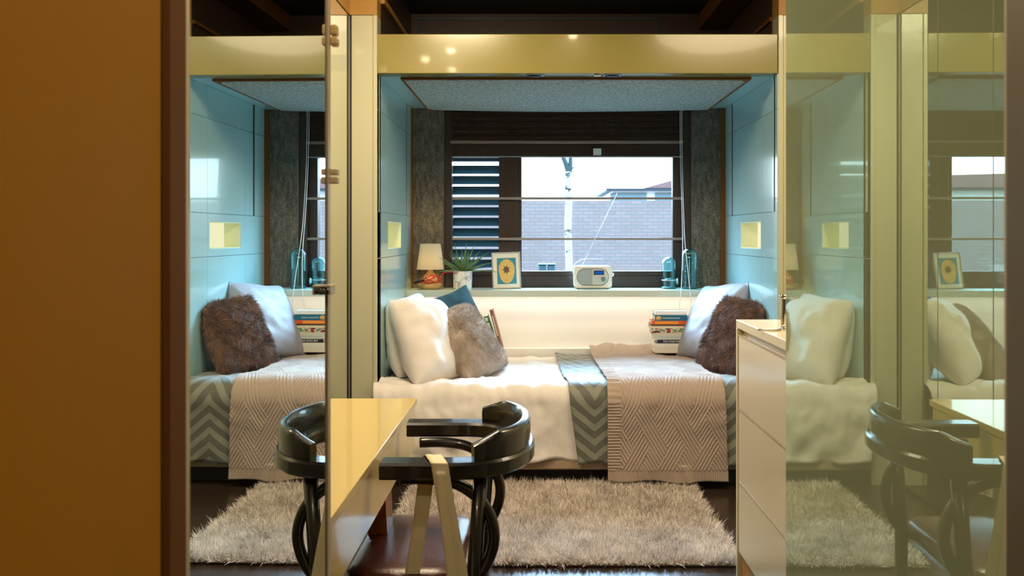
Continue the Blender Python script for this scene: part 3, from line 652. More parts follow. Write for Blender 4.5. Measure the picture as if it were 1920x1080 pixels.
ribbon([Cc(-0.250, yi+.004, 0.36), Cc(-0.240, yi+.003, 0.48), Cc(-0.222, yi+.002, 0.60), Cc(-0.208, yi+.002, 0.70), Cc(-0.200, yi-.004, 0.722), Cc(-0.190, (yi+yo)/2, 0.7235), Cc(-0.181, yo+.004, 0.7225), Cc(-0.177, yo-.001, 0.712), Cc(-0.165, yo-.003, 0.64), Cc(-0.148, yo-.004, 0.55), Cc(-0.135, yo-.005, 0.47), Cc(-0.125, yo-.005, 0.36)], 0.034, 0.040, 'long_strap', st)
ribbon([Cc(-0.176, yo-.0045, 0.708), Cc(-0.168, yo-.007, 0.62), Cc(-0.158, yo-.010, 0.54), Cc(-0.150, yo-.012, 0.46), Cc(-0.145, yo-.012, 0.36)], 0.020, 0.022, 'folded_strap_end', st)

# ------------------------------------------------------------ rug
rnd = np.random.default_rng(7)
def blades(base, direc, length, width, bend, name, mat, parent, jitter=0.5):
    """base Nx3, direc Nx3 unit, length N: curved tapered blades in one mesh"""
    N = len(base); side = np.cross(direc, rnd.normal(size=(N, 3))); side /= np.linalg.norm(side, axis=1)[:, None]+1e-9
    bd = bend*rnd.normal(size=(N, 3)) if np.isscalar(bend) else bend+jitter*rnd.normal(size=(N, 3))*np.linalg.norm(bend, axis=1)[:, None]
    L = length[:, None]; wv = width if np.isscalar(width) else width[:, None]
    m1 = base+direc*L*0.5+bd*L*0.25; tip = base+direc*L*0.85+bd*L*0.9
    v = np.stack([base-side*wv, base+side*wv, m1+side*wv*.8, m1-side*wv*.8, tip], 1).reshape(-1, 3).astype(np.float32)
    me = bpy.data.meshes.new(name); me.vertices.add(N*5); me.vertices.foreach_set('co', v.ravel())
    i = np.arange(N)[:, None]*5; loops = np.concatenate([i+np.array([[0, 1, 2, 3]]), i+np.array([[3, 2, 4]])], 1).ravel()
    me.loops.add(N*7); me.loops.foreach_set('vertex_index', loops.astype(np.int32))
    ls = np.stack([np.arange(N)*7, np.arange(N)*7+4], 1).ravel(); me.polygons.add(N*2); me.polygons.foreach_set('loop_start', ls.astype(np.int32))
    me.polygons.foreach_set('use_smooth', np.ones(N*2, bool)); me.update(calc_edges=True); me.validate()
    return link(name, me, mat, parent)
gx0, gx1, gy0, gy1 = -0.60, 0.775, 3.20, 4.24
rg = thing('shag_rug', ((gx0+gx1)/2, (gy0+gy1)/2, 0), 'beige long-pile shag rug on the dark floor in front of the bed', 'rug')
MB().box(gx0+.01, gx1-.01, gy0+.01, gy1-.01, 0.001, 0.010, 0.003).build('backing', M['backing'], rg)
N = 70000; bx_ = rnd.uniform(gx0, gx1, N); by_ = rnd.uniform(gy0, gy1, N)
cl_ = np.array([nz(x*9, y*9, 0) for x, y in zip(bx_, by_)]); cm_ = np.array([nz(x*5+40, y*5, 0) for x, y in zip(bx_, by_)]); ck_ = np.array([nz(x*30, y*30, 3) for x, y in zip(bx_, by_)])
base = np.stack([bx_, by_, np.full(N, 0.009)], 1); dr_ = np.stack([rnd.normal(0, .28, N)+cl_*.7, rnd.normal(0, .28, N)+cm_*.7-.15, np.ones(N)], 1)
edge = np.minimum(np.minimum(bx_-gx0, gx1-bx_), np.minimum(by_-gy0, gy1-by_)); dr_[:, 0] += np.where(bx_-gx0 < .03, -.7, 0)+np.where(gx1-bx_ < .03, .7, 0); dr_[:, 1] += np.where(by_-gy0 < .03, -.9, 0)+np.where(gy1-by_ < .03, .5, 0)
dr_ /= np.linalg.norm(dr_, axis=1)[:, None]
ob = blades(base, dr_, 0.026+0.014*rnd.random(N)+0.016*ck_, 0.0019, 0.30, 'pile', M['pile'], rg); ob['kind'] = 'stuff'

# ------------------------------------------------------------ bed
bed = thing('daybed', ((XL+XR)/2, 4.8, 0), 'built-in daybed filling the alcove under the window', 'bed')
MB().box(XL+.01, XR-.01, 4.30, 5.35, 0.0, 0.10).build('plinth', M['dark'], bed)
MB().box(XL+.006, XR-.006, 4.212, 5.355, 0.088, 0.20, 0.01, 3).build('base', M['valance'], bed)
MB().box(XL+.006, XR-.006, 4.245, 5.355, 0.201, 0.468, 0.05, 5).build('mattress', M['cotton'], bed)
def knit_h(u, v, vb=1.462):
    if v > vb: return abs(math.sin(u*math.pi/0.011))*0.7
    if u < 0.062: return abs(math.sin(v*math.pi/0.015))
    W = 0.085; pp = v/0.15; zig = abs((pp % 2)-1)-0.5; par = 1 if math.floor(u/W+zig*0.9) % 2 else -1
    ph = v+u*par*1.7
    return abs(math.sin(ph*math.pi/0.030))**0.8+0.18*math.sin((v-u*par*.8)*2*math.pi/0.009)
def drape(name, mat, off, xl, xr, s_back, zbot, label, cat, yb=5.33, yfr=4.225, r=0.055, nu=110, nv=90, fold=0.012, drop_fold=0.012, freq=9, seed=0, thick=0.01, ztop=0.478, wrink=None, hemvar=0.012, fall=0.0, backlift=0.0):
    """cloth over the bed: s runs from the back, over the front edge, down to zbot. xl, xr: functions of s fraction"""
    Lt = yb-yfr-r; La = r*math.pi/2; zb_ = zbot
    Ld = (ztop-r)-zb_; L = Lt+La+Ld; vs = []; uvs = []; fs = []
    for j in range(nv+1):
        for i in range(nu+1):
            u = i/nu; fz = j/nv; x = xl(fz)+(xr(fz)-xl(fz))*u
            Lx = L+hemvar*nz(x*5+seed, 3.3+seed)*2; s = Lx*fz
            if s < Lt: y, z, nrm = yb-s, ztop, Vector((0, 0, 1))
            elif s < Lt+La: a = (s-Lt)/r; y, z, nrm = yfr+r-r*math.sin(a), ztop-r+r*math.cos(a), Vector((0, -math.sin(a), math.cos(a)))
            else: y, z, nrm = yfr, ztop-r-(s-Lt-La), Vector((0, -1, 0))
            d = off
            top = max(0, 1-s/Lt) if s < Lt else 0; dn = max(0, (s-Lt-La)/Ld)
            wt = 1 if s < Lt else max(0.25, 1-dn)
            d += fold*wt*(nz(x*4+seed, s*5, seed)+0.6*nz(x*9+seed, s*11, seed+5)+0.35*nz(x*22, s*20+seed, seed))
            if dn > 0: d += dn**0.8*drop_fold*(1+0.8*math.sin(x*freq*2*math.pi/1.0+2.5*nz(x*3, seed, dn)+1.5*dn)*0.6+nz(x*12+seed, dn*2)*0.8)+fall*dn
            if backlift and s < 0.16: d += backlift*(1-s/0.16)*(0.6+0.8*abs(nz(x*8+seed, 1.0)))
            if name == 'duvet' and x > 0.0: d = off+(d-off)*max(0.12, 1-x/0.16)
            if wrink: d += wrink(x, s, dn)
            if name == 'knitted_throw': d += 0.0065*(knit_h(x-xl(1.0), s)-.6)
            q = Vector((x, y, z))+nrm*d
            q.z = max(q.z, 0.012); vs.append(q); uvs.append((x-xl(1.0), s))
    for j in range(nv):
        for i in range(nu): a = j*(nu+1)+i; fs.append((a, a+1, a+nu+2, a+nu+1))
    me = bpy.data.meshes.new(name); me.from_pydata(vs, [], fs); me.polygons.foreach_set('use_smooth', [True]*len(fs))
    ul = me.uv_layers.new(name='UV'); 
    for p_ in me.polygons:
        for li in p_.loop_indices: ul.data[li].uv = uvs[me.loops[li].vertex_index]
    me.flip_normals() if me.polygons[0].normal.z < 0 else None
    o = link(name, me, mat); put(o, label, cat); m = o.modifiers.new('t', 'SOLIDIFY'); m.thickness = thick; m.offset = -1; return o
def lin(*kv):
    def f(t):
        for (a, va), (c, vc) in zip(kv, kv[1:]):
            if t <= c: return va+(vc-va)*(t-a)/(c-a)
        return kv[-1][1]
    return f
def duv_w(x, s, dn):
    # soft bulge over the front edge, diagonal creases in the drop at the left
    v = 0.02*math.exp(-((s-1.08)/0.18)**2)
    if dn > 0: v += 0.016*dn*math.sin((x*14+dn*5))*math.exp(-((x+.35)/.3)**2)+0.010*math.sin(x*30-dn*9)*dn*math.exp(-((x+.45)/.2)**2)
    v += 0.010*math.exp(-((s-0.25-0.5*(x+.2))/.03)**2)*math.exp(-((x)/.2)**2)
    return v
drape('duvet', M['cotton'], 0.012, lin((0, XL+.012), (.62, XL+.012), (.72, XL-.02), (1, XL+.03)), lin((0, .30), (1, .33)), 0, 0.132, 'white cotton duvet spread over the left half of the daybed', 'duvet', seed=1, fold=0.024, drop_fold=0.026, freq=2.6, thick=0.006, wrink=duv_w, hemvar=0.02)
drape('chevron_blanket', M['chevron'], 0.030, lin((0, .125), (.6, .15), (.75, .165), (1, .213)), lin((0, XR-.03), (.62, XR-.03), (1, XR-.015)), 0, 0.118, 'grey-green chevron blanket across the right half of the bed under the knitted throw', 'blanket', seed=4, fold=0.010, drop_fold=0.012, freq=5, thick=0.004, nu=130, wrink=lambda x, s, dn: 0.02*math.exp(-((s-1.08)/0.18)**2)+(.006*math.sin(s*45+x*20)*math.exp(-((x-.2)/.14)**2) if s < .95 else 0))
drape('knitted_throw', M['knit'], 0.050, lin((0, .34), (.6, .355), (1, .357)), lin((0, .94), (.25, .93), (.45, .915), (.65, .925), (1, .945)), 0, 0.045, 'chunky beige knitted throw lying over the right part of the bed', 'throw', seed=9, fold=0.010, drop_fold=0.006, freq=4, thick=0.005, nu=230, nv=440, hemvar=0.008, backlift=0.055, wrink=lambda x, s, dn: 0.02*math.exp(-((s-1.08)/0.18)**2)+(.012*dn*math.exp(-((x-.74-.1*(dn-.9))/.02)**2) if dn > .8 else 0))
# ---- pillows
def frame3(center, normal, lean, roll=0):
    """basis: horizontal facing direction 'normal' (2D), leaning back by 'lean' degrees; roll in its own plane"""
    n = Vector((*normal, 0)).normalized(); x = Vector((0, 0, 1)).cross(n).normalized(); up = Vector((0, 0, 1))
    a = R(lean); n2 = n*math.cos(a)+up*math.sin(a); up2 = up*math.cos(a)-n*math.sin(a)
    c, s_ = math.cos(R(roll)), math.sin(R(roll)); x2 = x*c+up2*s_; u3 = up2*c-x*s_
    return Matrix(((x2.x, u3.x, n2.x, center[0]), (x2.y, u3.y, n2.y, center[1]), (x2.z, u3.z, n2.z, center[2]), (0, 0, 0, 1)))
def pillow_mesh(Mx, w_, h_, t_, seed, wr=0.012, n=44, pinch=0.09, sag=0.0, zmin=0.50, xmin=None, xmax=None):
    vs = []; fs = []; idx = {}
    def prof(u, v):
        e = (1-abs(u)**2.6)*(1-abs(v)**2.6); return max(0, e)**0.5
    for side in (1, -1):
        for j in range(n+1):
            for i in range(n+1):
                u, v = -1+2*i/n, -1+2*j/n
                if side == -1 and (i in (0, n) or j in (0, n)): idx[(side, i, j)] = idx[(1, i, j)]; continue
                uu = math.sin(u*math.pi/2)*0.35+u*0.65; vv = math.sin(v*math.pi/2)*0.35+v*0.65
                x = w_/2*uu*(1-pinch*(1-vv*vv)); y = h_/2*vv*(1-pinch*(1-uu*uu))
                cr_ = 1-0.075*(abs(uu*vv))**3; x *= cr_; y *= cr_        # soft corners
                th_ = t_/2*prof(uu, vv)*(1+sag*(-vv)*0.6)
                rr = math.hypot(uu, vv); an = math.atan2(vv, uu)
                cr = wr*(nz(x*7+seed, y*7, side*3+seed)+0.5*nz(x*16+seed, y*16, seed))+wr*0.22*math.sin(an*9+seed+6*nz(x*4, y*4, seed))*rr*min(1, rr)*prof(uu, vv)
                q = Mx @ Vector((x+wr*.5*nz(y*8, seed, 1), y+wr*.5*nz(x*8, seed, 7), side*th_+cr*(prof(uu, vv)**0.7)))
                q.z = max(q.z, zmin)
                if xmin is not None: q.x = max(q.x, xmin)
                if xmax is not None: q.x = min(q.x, xmax)
                idx[(side, i, j)] = len(vs); vs.append(q)
        for j in range(n):
            for i in range(n):
                f = [idx[(side, i, j)], idx[(side, i+1, j)], idx[(side, i+1, j+1)], idx[(side, i, j+1)]]
                fs.append(f if side == 1 else f[::-1])
    me = bpy.data.meshes.new('pillow'); me.from_pydata(vs, [], fs); me.polygons.foreach_set('use_smooth', [True]*len(fs)); me.update(); return me
def fur_on(me, N, length, width, flow, name, mat, parent, seedn=0, patch=0.5):
    me.calc_loop_triangles(); T = len(me.loop_triangles); tv = np.empty(T*3, np.int32); me.loop_triangles.foreach_get('vertices', tv); tv = tv.reshape(-1, 3)
    co = np.empty(len(me.vertices)*3, np.float32); me.vertices.foreach_get('co', co); co = co.reshape(-1, 3)
    vn = np.empty(len(me.vertices)*3, np.float32); me.vertices.foreach_get('normal', vn); vn = vn.reshape(-1, 3)
    A, B, C_ = co[tv[:, 0]], co[tv[:, 1]], co[tv[:, 2]]; ar = np.linalg.norm(np.cross(B-A, C_-A), axis=1); k = rnd.choice(T, N, p=ar/ar.sum())
    r1 = np.sqrt(rnd.random(N))[:, None]; r2 = rnd.random(N)[:, None]; a, b_, c = 1-r1, r1*(1-r2), r1*r2
    pt = A[k]*a+B[k]*b_+C_[k]*c; nr = vn[tv[k, 0]]*a+vn[tv[k, 1]]*b_+vn[tv[k, 2]]*c; nr /= np.linalg.norm(nr, axis=1)[:, None]+1e-9
    fl = np.array([[nz(q[0]*11+seedn, q[1]*11, q[2]*11), nz(q[0]*11+30+seedn, q[1]*11, q[2]*11), nz(q[0]*11+60, q[1]*11+seedn, q[2]*11)] for q in pt])*patch*2+np.array(flow)
    fl -= nr*np.sum(fl*nr, axis=1)[:, None]; d = nr+fl; d /= np.linalg.norm(d, axis=1)[:, None]
    return blades(pt, d, length*(0.6+0.8*rnd.random(N)), width, fl*0.6, name, mat, parent, 0.3)
def pillow(name, c, normal, lean, roll, w_, h_, t_, mat, seed, label, cat, fur=None, **kw):
    Mx = frame3(c, normal, lean, roll); me = pillow_mesh(Mx, w_, h_, t_, seed, **kw); zb_ = min(v.co.z for v in me.vertices)
    th = thing(name, (c[0], c[1], zb_), label, cat)
    if fur: fur_on(me, fur[0], fur[1], fur[2], fur[3], 'fur', mat, th, seed)['kind'] = 'stuff'
    link('cover', me, mat, th); return th
pillow('bed_pillow', (-0.690, 4.74, 0.695), (1.0, -0.16), 8, 2, 0.60, 0.44, 0.20, M['cotton'], 3, 'plump white cotton pillow at the back, against the left alcove wall', 'pillow', zmin=.50, xmin=XL+.004, pinch=0.05)
pillow('bed_pillow', (-0.565, 4.53, 0.690), (0.84, -0.54), 27, -4, 0.44, 0.50, 0.23, M['cotton'], 8, 'plump white cotton pillow standing in front, nearest the left pillar', 'pillow', zmin=.485, xmin=XL+.003, pinch=0.07, wr=0.024)
pillow('fur_cushion', (-0.365, 4.66, 0.665), (0.80, -0.60), 36, 10, 0.40, 0.44, 0.17, M['fur_tan'], 12, 'taupe fur cushion leaning on the white pillows', 'cushion', fur=(30000, 0.014, 0.0007, (0, 0, -0.8)), zmin=.495, wr=0.014, pinch=0.06)
pillow('velvet_cushion', (-0.47, 5.06, 0.745), (0.5, -0.87), 26, 18, 0.38, 0.38, 0.11, M['teal_cloth'], 21, 'dark teal cushion peeking out behind the taupe fur cushion', 'cushion', zmin=.50, pinch=0.13)
pillow('satin_cushion', (1.045, 4.99, 0.745), (-0.93, -0.36), 31, 8, 0.50, 0.52, 0.19, M['satin'], 31, 'smooth grey satin cushion leaning on the right alcove wall behind the brown fur one', 'cushion', zmin=.505, xmax=XR-.003, pinch=0.10)
pillow('fur_cushion', (1.075, 4.63, 0.700), (-0.90, -0.43), 26, -4, 0.43, 0.44, 0.13, M['fur_brown'], 41, 'dark brown fur cushion at the right end of the bed by the cabinet', 'cushion', fur=(30000, 0.026, 0.0008, (0, 0, -0.6)), zmin=.50, xmax=XR-.02, wr=0.014)
# ------------------------------------------------------------ books
paper = plain('book_pages', (0.86, 0.80, 0.66), 0.9)
BY = 5.085
def zy(py): return PZ(py, BY)
def pattern_mat():
    t = NT('marbled_cover'); o = t.obj(); f = t.noise(o, 14, 2, (1, 1, 3)); r = t.n('ShaderNodeValToRGB'); t.l(f, r.inputs[0]); e = r.color_ramp.elements
    e[0].position = 0.30; e[0].color = (0.01, 0.02, 0.03, 1); e[1].position = 0.72; e[1].color = (0.75, 0.65, 0.45, 1)
    for p_, c in ((0.40, (0.45, 0.05, 0.02)), (0.46, (0.70, 0.62, 0.50)), (0.53, (0.05, 0.25, 0.15)), (0.60, (0.70, 0.35, 0.05))): q = e.new(p_); q.color = (*c, 1)
    r.color_ramp.interpolation = 'CONSTANT'; t.set(color=r.outputs[0], rough=0.4); return t.m
books = [  # px0, px1, y bottom, y top, cover colour, label, spine text
    (1228, 1296, 662, 651, (0.70, 0.66, 0.55), 'cream book at the bottom of the stack, just above the throw', None),
    (1230, 1300, 650.6, 644, (0.72, 0.70, 0.60), 'white book under the black one near the bottom of the stack', None),
    (1233, 1298, 643.6, 637, (0.012, 0.012, 0.014), 'black book with white lettering low in the stack', 'THE COLD WAR WORLD'),
    (1226, 1299, 636.6, 628.5, (0.55, 0.58, 0.50), 'pale grey-green book with a faint lettered spine in the stack', 'CRISIS IN THE WEST'),
    (1224, 1297, 628.1, 624.5, (0.62, 0.56, 0.42), 'thin sand coloured book between the grey-green and the marbled one', None),
    (1222, 1298, 624.1, 616, 'pattern', 'book with a marbled red, green and white spine in the middle of the stack', None),
    (1219, 1302, 615.6, 611.5, (0.70, 0.62, 0.42), 'thin cream book above the marbled one', None),
    (1221, 1303, 611.1, 608.3, (0.10, 0.045, 0.02), 'thin dark brown book under the orange and red one', None),
    (1222, 1301, 607.9, 601.8, (0.70, 0.10, 0.015), 'orange and red book second from the top of the stack', None),
    (1228, 1289, 601.4, 591.5, (0.01, 0.12, 0.20), 'blue book with small white lettering at the top of the stack', 'EXPLORING SPACE'),
]
zprev = None
for k, (a, c, yb_, yt_, colr, lab, tx_) in enumerate(books):
    x0, x1, z0, z1 = PX(a, BY), PX(c, BY), zy(yb_), zy(yt_)
    if zprev is not None: z0 = zprev+.0003
    zprev = z1; dp = 0.125; th_ = min(0.0022, (z1-z0)*.2)
    th = thing('book', ((x0+x1)/2, BY+dp/2, z0), lab, 'book', 'stack of books by the satin cushion')
    cm = pattern_mat() if colr == 'pattern' else plain('book_cover', colr, 0.4, var=0.05)
    b = MB(); b.box(x0, x1, BY, BY+dp, z0, z0+th_); b.box(x0, x1, BY, BY+dp, z1-th_, z1); b.box(x0, x1, BY, BY+.0025, z0+th_, z1-th_); b.build('cover', cm, th)
    MB().box(x0+.003, x1-.003, BY+.003, BY+dp-.003, z0+th_, z1-th_).build('pages', paper, th)
    if k == 8: MB().box(x0+.02, x0+.16, BY-.0006, BY, z0+.002, z1-.002).build('spine_band', plain('orange_print', (0.85, 0.30, 0.03), 0.4), th)
    if k == 9: MB().lathe([(0.013, 0), (0.013, 0.0006)], (x0+.022, BY-.0006, (z0+z1)/2), 20, 'y', True, (1.3, 1)).build('spine_badge', plain('multicolour_badge', (0.75, 0.40, 0.12), 0.4), th)
    if tx_:
        lt = M['white'] if k != 3 else plain('grey_letters', (0.30, 0.33, 0.33), 0.6)
        if k == 9: text('spine_lettering', tx_, 0.011, (x0+.045, BY-.0004, (z0+z1)/2), lt, th, 1.1)
        elif k == 2: text('spine_lettering', tx_, 0.016, (x0+.032, BY-.0004, (z0+z1)/2), lt, th, 0.92)
        else: text('spine_lettering', tx_, 0.012, (x0+.03, BY-.0004, (z0+z1)/2), lt, th, 1.15)
# white box of paper on top
x0, x1 = PX(1229, BY), PX(1288, BY)
put(MB().box(x0, x1, BY+.012, BY+.12, zprev+.0005, zprev+.026, 0.002).build('notepad', plain('white_paper', (0.9, 0.87, 0.84), 0.8)), 'thick white notepad lying on top of the stack of books', 'notepad')
# two books leaning on the back wall
def lean_book(name, p0, p1, dy, wth, th_, mat, label):
    a = Vector(p0); c = Vector(p1); up = (c-a).normalized(); L = (c-a).length; yv = Vector((0, 1, 0)); sd = up.cross(yv).normalized()
    Mx = Matrix(((sd.x, 0, up.x, a.x), (sd.y, 1, up.y, a.y), (sd.z, 0, up.z, a.z), (0, 0, 0, 1)))
    t = thing(name, p0, label, 'book', 'books leaning on the back wall'); b = MB()
    b.box(0, .002, 0, wth, 0, L, M=Mx); b.box(th_-.002, th_, 0, wth, 0, L, M=Mx); b.box(.002, th_-.002, 0, .003, 0, L, M=Mx); b.build('cover', mat, t)
    MB().box(.002, th_-.002, .003, wth-.003, .003, L-.003, M=Mx).build('pages', paper, t); return t, Mx, L
t, Mx, L = lean_book('book', P(943, 655, 5.22), P(923, 580, 5.22), 0, 0.13, 0.019, plain('brown_spine', (0.22, 0.10, 0.06), 0.5), 'brown spined book leaning to the left beside the fur cushion')
MB().box(.006, .013, -.0006, 0, L*.35, L*.85, M=Mx).build('spine_label', plain('pink_label', (0.75, 0.55, 0.48), 0.6), t)
t, Mx, L = lean_book('book', P(934, 655, 5.26), P(914, 592, 5.26), 0, 0.12, 0.024, plain('green_cover', (0.02, 0.22, 0.05), 0.5), 'green book leaning behind the brown spined one')
MB().box(.004, .020, -.0006, 0, L*.62, L*.80, M=Mx).box(.004, .020, -.0006, 0, L*.86, L*.96, M=Mx).build('spine_label', M['white'], t)

# ------------------------------------------------------------ things on the ledge
# table lamp
ly = 5.34; lx = PX(807, ly); lz = LZ
lamp = thing('table_lamp', (lx, ly, lz), 'small table lamp with a white shade at the left end of the ledge', 'lamp')
birchw = wood('pale_birch_wood', (0.60, 0.36, 0.12), (0.72, 0.46, 0.18), 0.4, 8, (1, 1, 6))
MB().lathe([(0.030, 0), (0.058, 0.002), (0.070, 0.014), (0.076, 0.032), (0.068, 0.035), (0.020, 0.036)], (lx, ly, lz), 40).build('base', birchw, lamp)
MB().lathe([(0.046, 0.036), (0.048, 0.05), (0.040, 0.085), (0.020, 0.105), (0.012, 0.120), (0.010, 0.17)], (lx, ly, lz), 32).build('stem', birchw, lamp)
shm = NT('lamp_shade_fabric'); d = shm.n('ShaderNodeBsdfDiffuse'); d.inputs[0].default_value = (0.85, 0.78, 0.62, 1); tl = shm.n('ShaderNodeBsdfTranslucent'); tl.inputs[0].default_value = (0.95, 0.82, 0.58, 1)
mxs = shm.n('ShaderNodeMixShader'); mxs.inputs[0].default_value = 0.55; shm.l(d.outputs[0], mxs.inputs[1]); shm.l(tl.outputs[0], mxs.inputs[2]); shm.l(mxs.outputs[0], shm.out.inputs[0])
zs0, zs1 = PZ(505, ly), PZ(457, ly); r0, r1 = 25.5*ly/F, 19*ly/F
MB().lathe([(r0, zs0-lz), (r1, zs1-lz), (r1-.0015, zs1-lz), (r0-.0015, zs0-lz)], (lx, ly, lz), 48, cap=False).build('lamp_shade', shm.m, lamp)
MB().lathe([(0.002, 0), (0.016, 0.01), (0.02, 0.03), (0.012, 0.05), (0.002, 0.056)], (lx, ly, zs0+.03), 20).build('bulb', emit('bulb_glow', (1, 0.72, 0.35), 6), lamp)
red = plain('red_cable', (0.65, 0.012, 0.010), 0.5)
pts = []
for i in range(60):
    a = i/59; pts.append((PX(800+14*math.sin(a*19+1)+14*a, 5.25), 5.245+.006*math.sin(a*13), PZ(524-7*math.cos(a*16)-2*a, 5.25)))
pts += [P(826, 520, 5.25), P(832, 512, 5.27), P(846, 510, 5.30), P(856, 516, 5.36), P(866, 540, 5.43)]
cb_ = thing('cable_bundle', (lx, 5.24, LZ), 'looped red fabric cable lying over the foot of the table lamp', 'cable')
MB().tube([Vector(q) for q in bez(pts, 3)], 0.0028, 7).build('cable', red, cb_)
MB().tube([P(776, 531, 5.245), P(786, 527, 5.245), P(796, 525, 5.245)], [0.008, 0.010, 0.006], 10).build('plug', M['black'], cb_)
# plant
def marble():
    t = NT('white_marble'); o = t.obj(); f = t.noise(o, 9, 6, None, 0.7); r = t.n('ShaderNodeMapRange', interpolation_type='SMOOTHSTEP'); r.inputs[1].default_value = 0.0; r.inputs[2].default_value = 0.035
    t.l(t.math('ABSOLUTE', t.math('SUBTRACT', f, 0.5)), r.inputs[0]); t.set(color=t.mix(r.outputs[0], (0.30, 0.29, 0.32), (0.84, 0.82, 0.80)), rough=0.25); return t.m
py_ = 5.38; pxx = PX(867.5, py_); pl_ = thing('potted_plant', (pxx, py_, LZ), 'spiky green plant in a white marble pot on the ledge', 'plant'); hr = 18*py_/F
ph_ = PZ(508, py_)-LZ
MB().lathe([(hr*.94, 0), (hr*.97, 0.003), (hr, ph_-.003), (hr*.98, ph_), (hr*.88, ph_), (hr*.86, ph_-.012), (0.001, ph_-.012)], (pxx, py_, LZ), 48).build('pot', marble(), pl_)
MB().lathe([(hr*.85, ph_-.011), (0.002, ph_-.006)], (pxx, py_, LZ), 24).build('soil', plain('soil', (0.04, 0.03, 0.02), 0.95), pl_)
lm = NT('leaf_green'); lo = lm.obj(); lm.set(color=lm.mix(lm.noise(lo, 20, 3), (0.05, 0.13, 0.05), (0.20, 0.32, 0.12)), rough=0.5)
random.seed(5)
for k in range(46):
    a = random.uniform(0, 2*math.pi); el = random.choice([R(random.uniform(12, 45)), R(random.uniform(35, 80))]); L = random.uniform(0.15, 0.25)*(1.0 if el < R(50) else 0.9)
    d = Vector((math.cos(a)*math.cos(el), 0.5*math.sin(a)*math.cos(el)-0.1, math.sin(el))); q0 = Vector((pxx, py_, LZ+ph_-.01))+Vector((math.cos(a)*.012, math.sin(a)*.01, 0))
    if d.y > 0.25: d.y = 0.25
    b = MB(); rows = []; sd = d.cross(Vector((0, 1, 0.3))).normalized()
    for i in range(9):
        t = i/8; q = q0+d*L*t+Vector((0, 0, -0.05*t*t*math.cos(el))); ww = 0.0050*(1-t)**0.7*(0.8+1.2*t if t < .3 else 1.16)+.0003
        up_ = sd.cross(d).normalized(); rows.append([b.bm.verts.new(q-sd*ww), b.bm.verts.new(q+up_*-.0015*(1-t)), b.bm.verts.new(q+sd*ww)])
    for A, B in zip(rows, rows[1:]):
        for i in range(2): f = b.bm.faces.new((A[i], A[i+1], B[i+1], B[i])); f.smooth = True
    o = b.build('leaf', lm.m, pl_); m_ = o.modifiers.new('t', 'SOLIDIFY'); m_.thickness = 0.0008
# picture frame
fy = 5.37
pf = thing('picture_frame', (PX(950, fy), fy, LZ), 'leaning silver picture frame with a gold oval print on a teal ground', 'picture')
Mf = Matrix.Translation((PX(951, fy), fy-.02, LZ)) @ Matrix.Rotation(R(6), 4, 'Z') @ Matrix.Rotation(R(-9), 4, 'X') @ Matrix.Rotation(R(-1.5), 4, 'Y')
fw, fh = 0.180, 0.232; silver = plain('silver_frame', (0.42, 0.40, 0.36), 0.35, 0.7)
b = MB(); t_ = 0.007
b.box(-fw/2, fw/2, 0, .014, 0, t_, .001, 1, Mf); b.box(-fw/2, fw/2, 0, .014, fh-t_, fh, .001, 1, Mf); b.box(-fw/2, -fw/2+t_, 0, .014, t_, fh-t_, .001, 1, Mf); b.box(fw/2-t_, fw/2, 0, .014, t_, fh-t_, .001, 1, Mf); b.build('frame', silver, pf)
MB().box(-fw/2+t_, fw/2-t_, .005, .012, t_, fh-t_, M=Mf).build('mat_board', plain('cream_mat', (0.80, 0.76, 0.66), 0.8), pf)
MB().box(-.058, .062, .003, .0048, .032, .196, M=Mf).build('print_ground', plain('teal_print', (0.02, 0.22, 0.30), 0.6), pf)
gold = NT('gold_agate'); go = gold.obj(); gold.set(color=gold.mix(gold.noise(go, 25, 3), (0.55, 0.30, 0.05), (0.75, 0.52, 0.18)), rough=0.5)
pts = [(0.002+.050*math.cos(a)*(1+.05*math.sin(3*a)), .112+.078*math.sin(a)*(1+.03*math.cos(2*a))) for a in [2*math.pi*i/40 for i in range(40)]]
b = MB(); b.prism(pts, .0018, .0029, 'y'); [setattr(v, 'co', Mf @ v.co) for v in b.bm.verts]; b.build('oval_motif', gold.m, pf)
pts = [((.014+.012*(i % 2))*math.cos(2*math.pi*i/14), .122+(.016+.016*(i % 2))*math.sin(2*math.pi*i/14)) for i in range(14)]
b = MB(); b.prism(pts, .0010, .0017, 'y'); [setattr(v, 'co', Mf @ v.co) for v in b.bm.verts]; b.build('dark_centre', plain('dark_brown_print', (0.10, 0.05, 0.03), 0.6), pf)
# radio
ry = 5.36; x0, x1 = PX(1076, ry), PX(1147, ry); z0, z1 = LZ+.005, PZ(499, ry); xm = (x0+x1)/2
rd = thing('portable_radio', (xm, ry, LZ), 'white portable radio with a rounded case and a blue display on the ledge', 'radio')
ivory = plain('ivory_case', (0.80, 0.77, 0.68), 0.35)
def rr2(xa, xb, za, zb_, r, n=8): return rrect(xa, xb, za, zb_, r, n)
b = MB(); b.prism(rr2(x0, x1, z0, z1, 0.020), ry-.012, ry+.075, 'y', True); b.prism(rr2(x0+.004, x1-.004, z0+.004, z1-.004, 0.017), ry-.016, ry-.0121, 'y', True); b.build('case', ivory, rd)
ox0, ox1, oz0, oz1 = PX(1081, ry), PX(1141, ry), PZ(535, ry), PZ(503, ry); rr_ = (oz1-oz0)/2-.0005
b = MB(); b.prism(rr2(ox0, ox1, oz0, oz1, rr_, 12), ry-.0185, ry-.0161, 'y', True); b.build('bezel', plain('grey_metal_rim', (0.26, 0.27, 0.27), 0.3, 0.6), rd)
q = [p_ for p_ in rr2(ox0+.004, ox1-.004, oz0+.004, oz1-.004, rr_-.004, 12)]; xmid = PX(1110.5, ry)
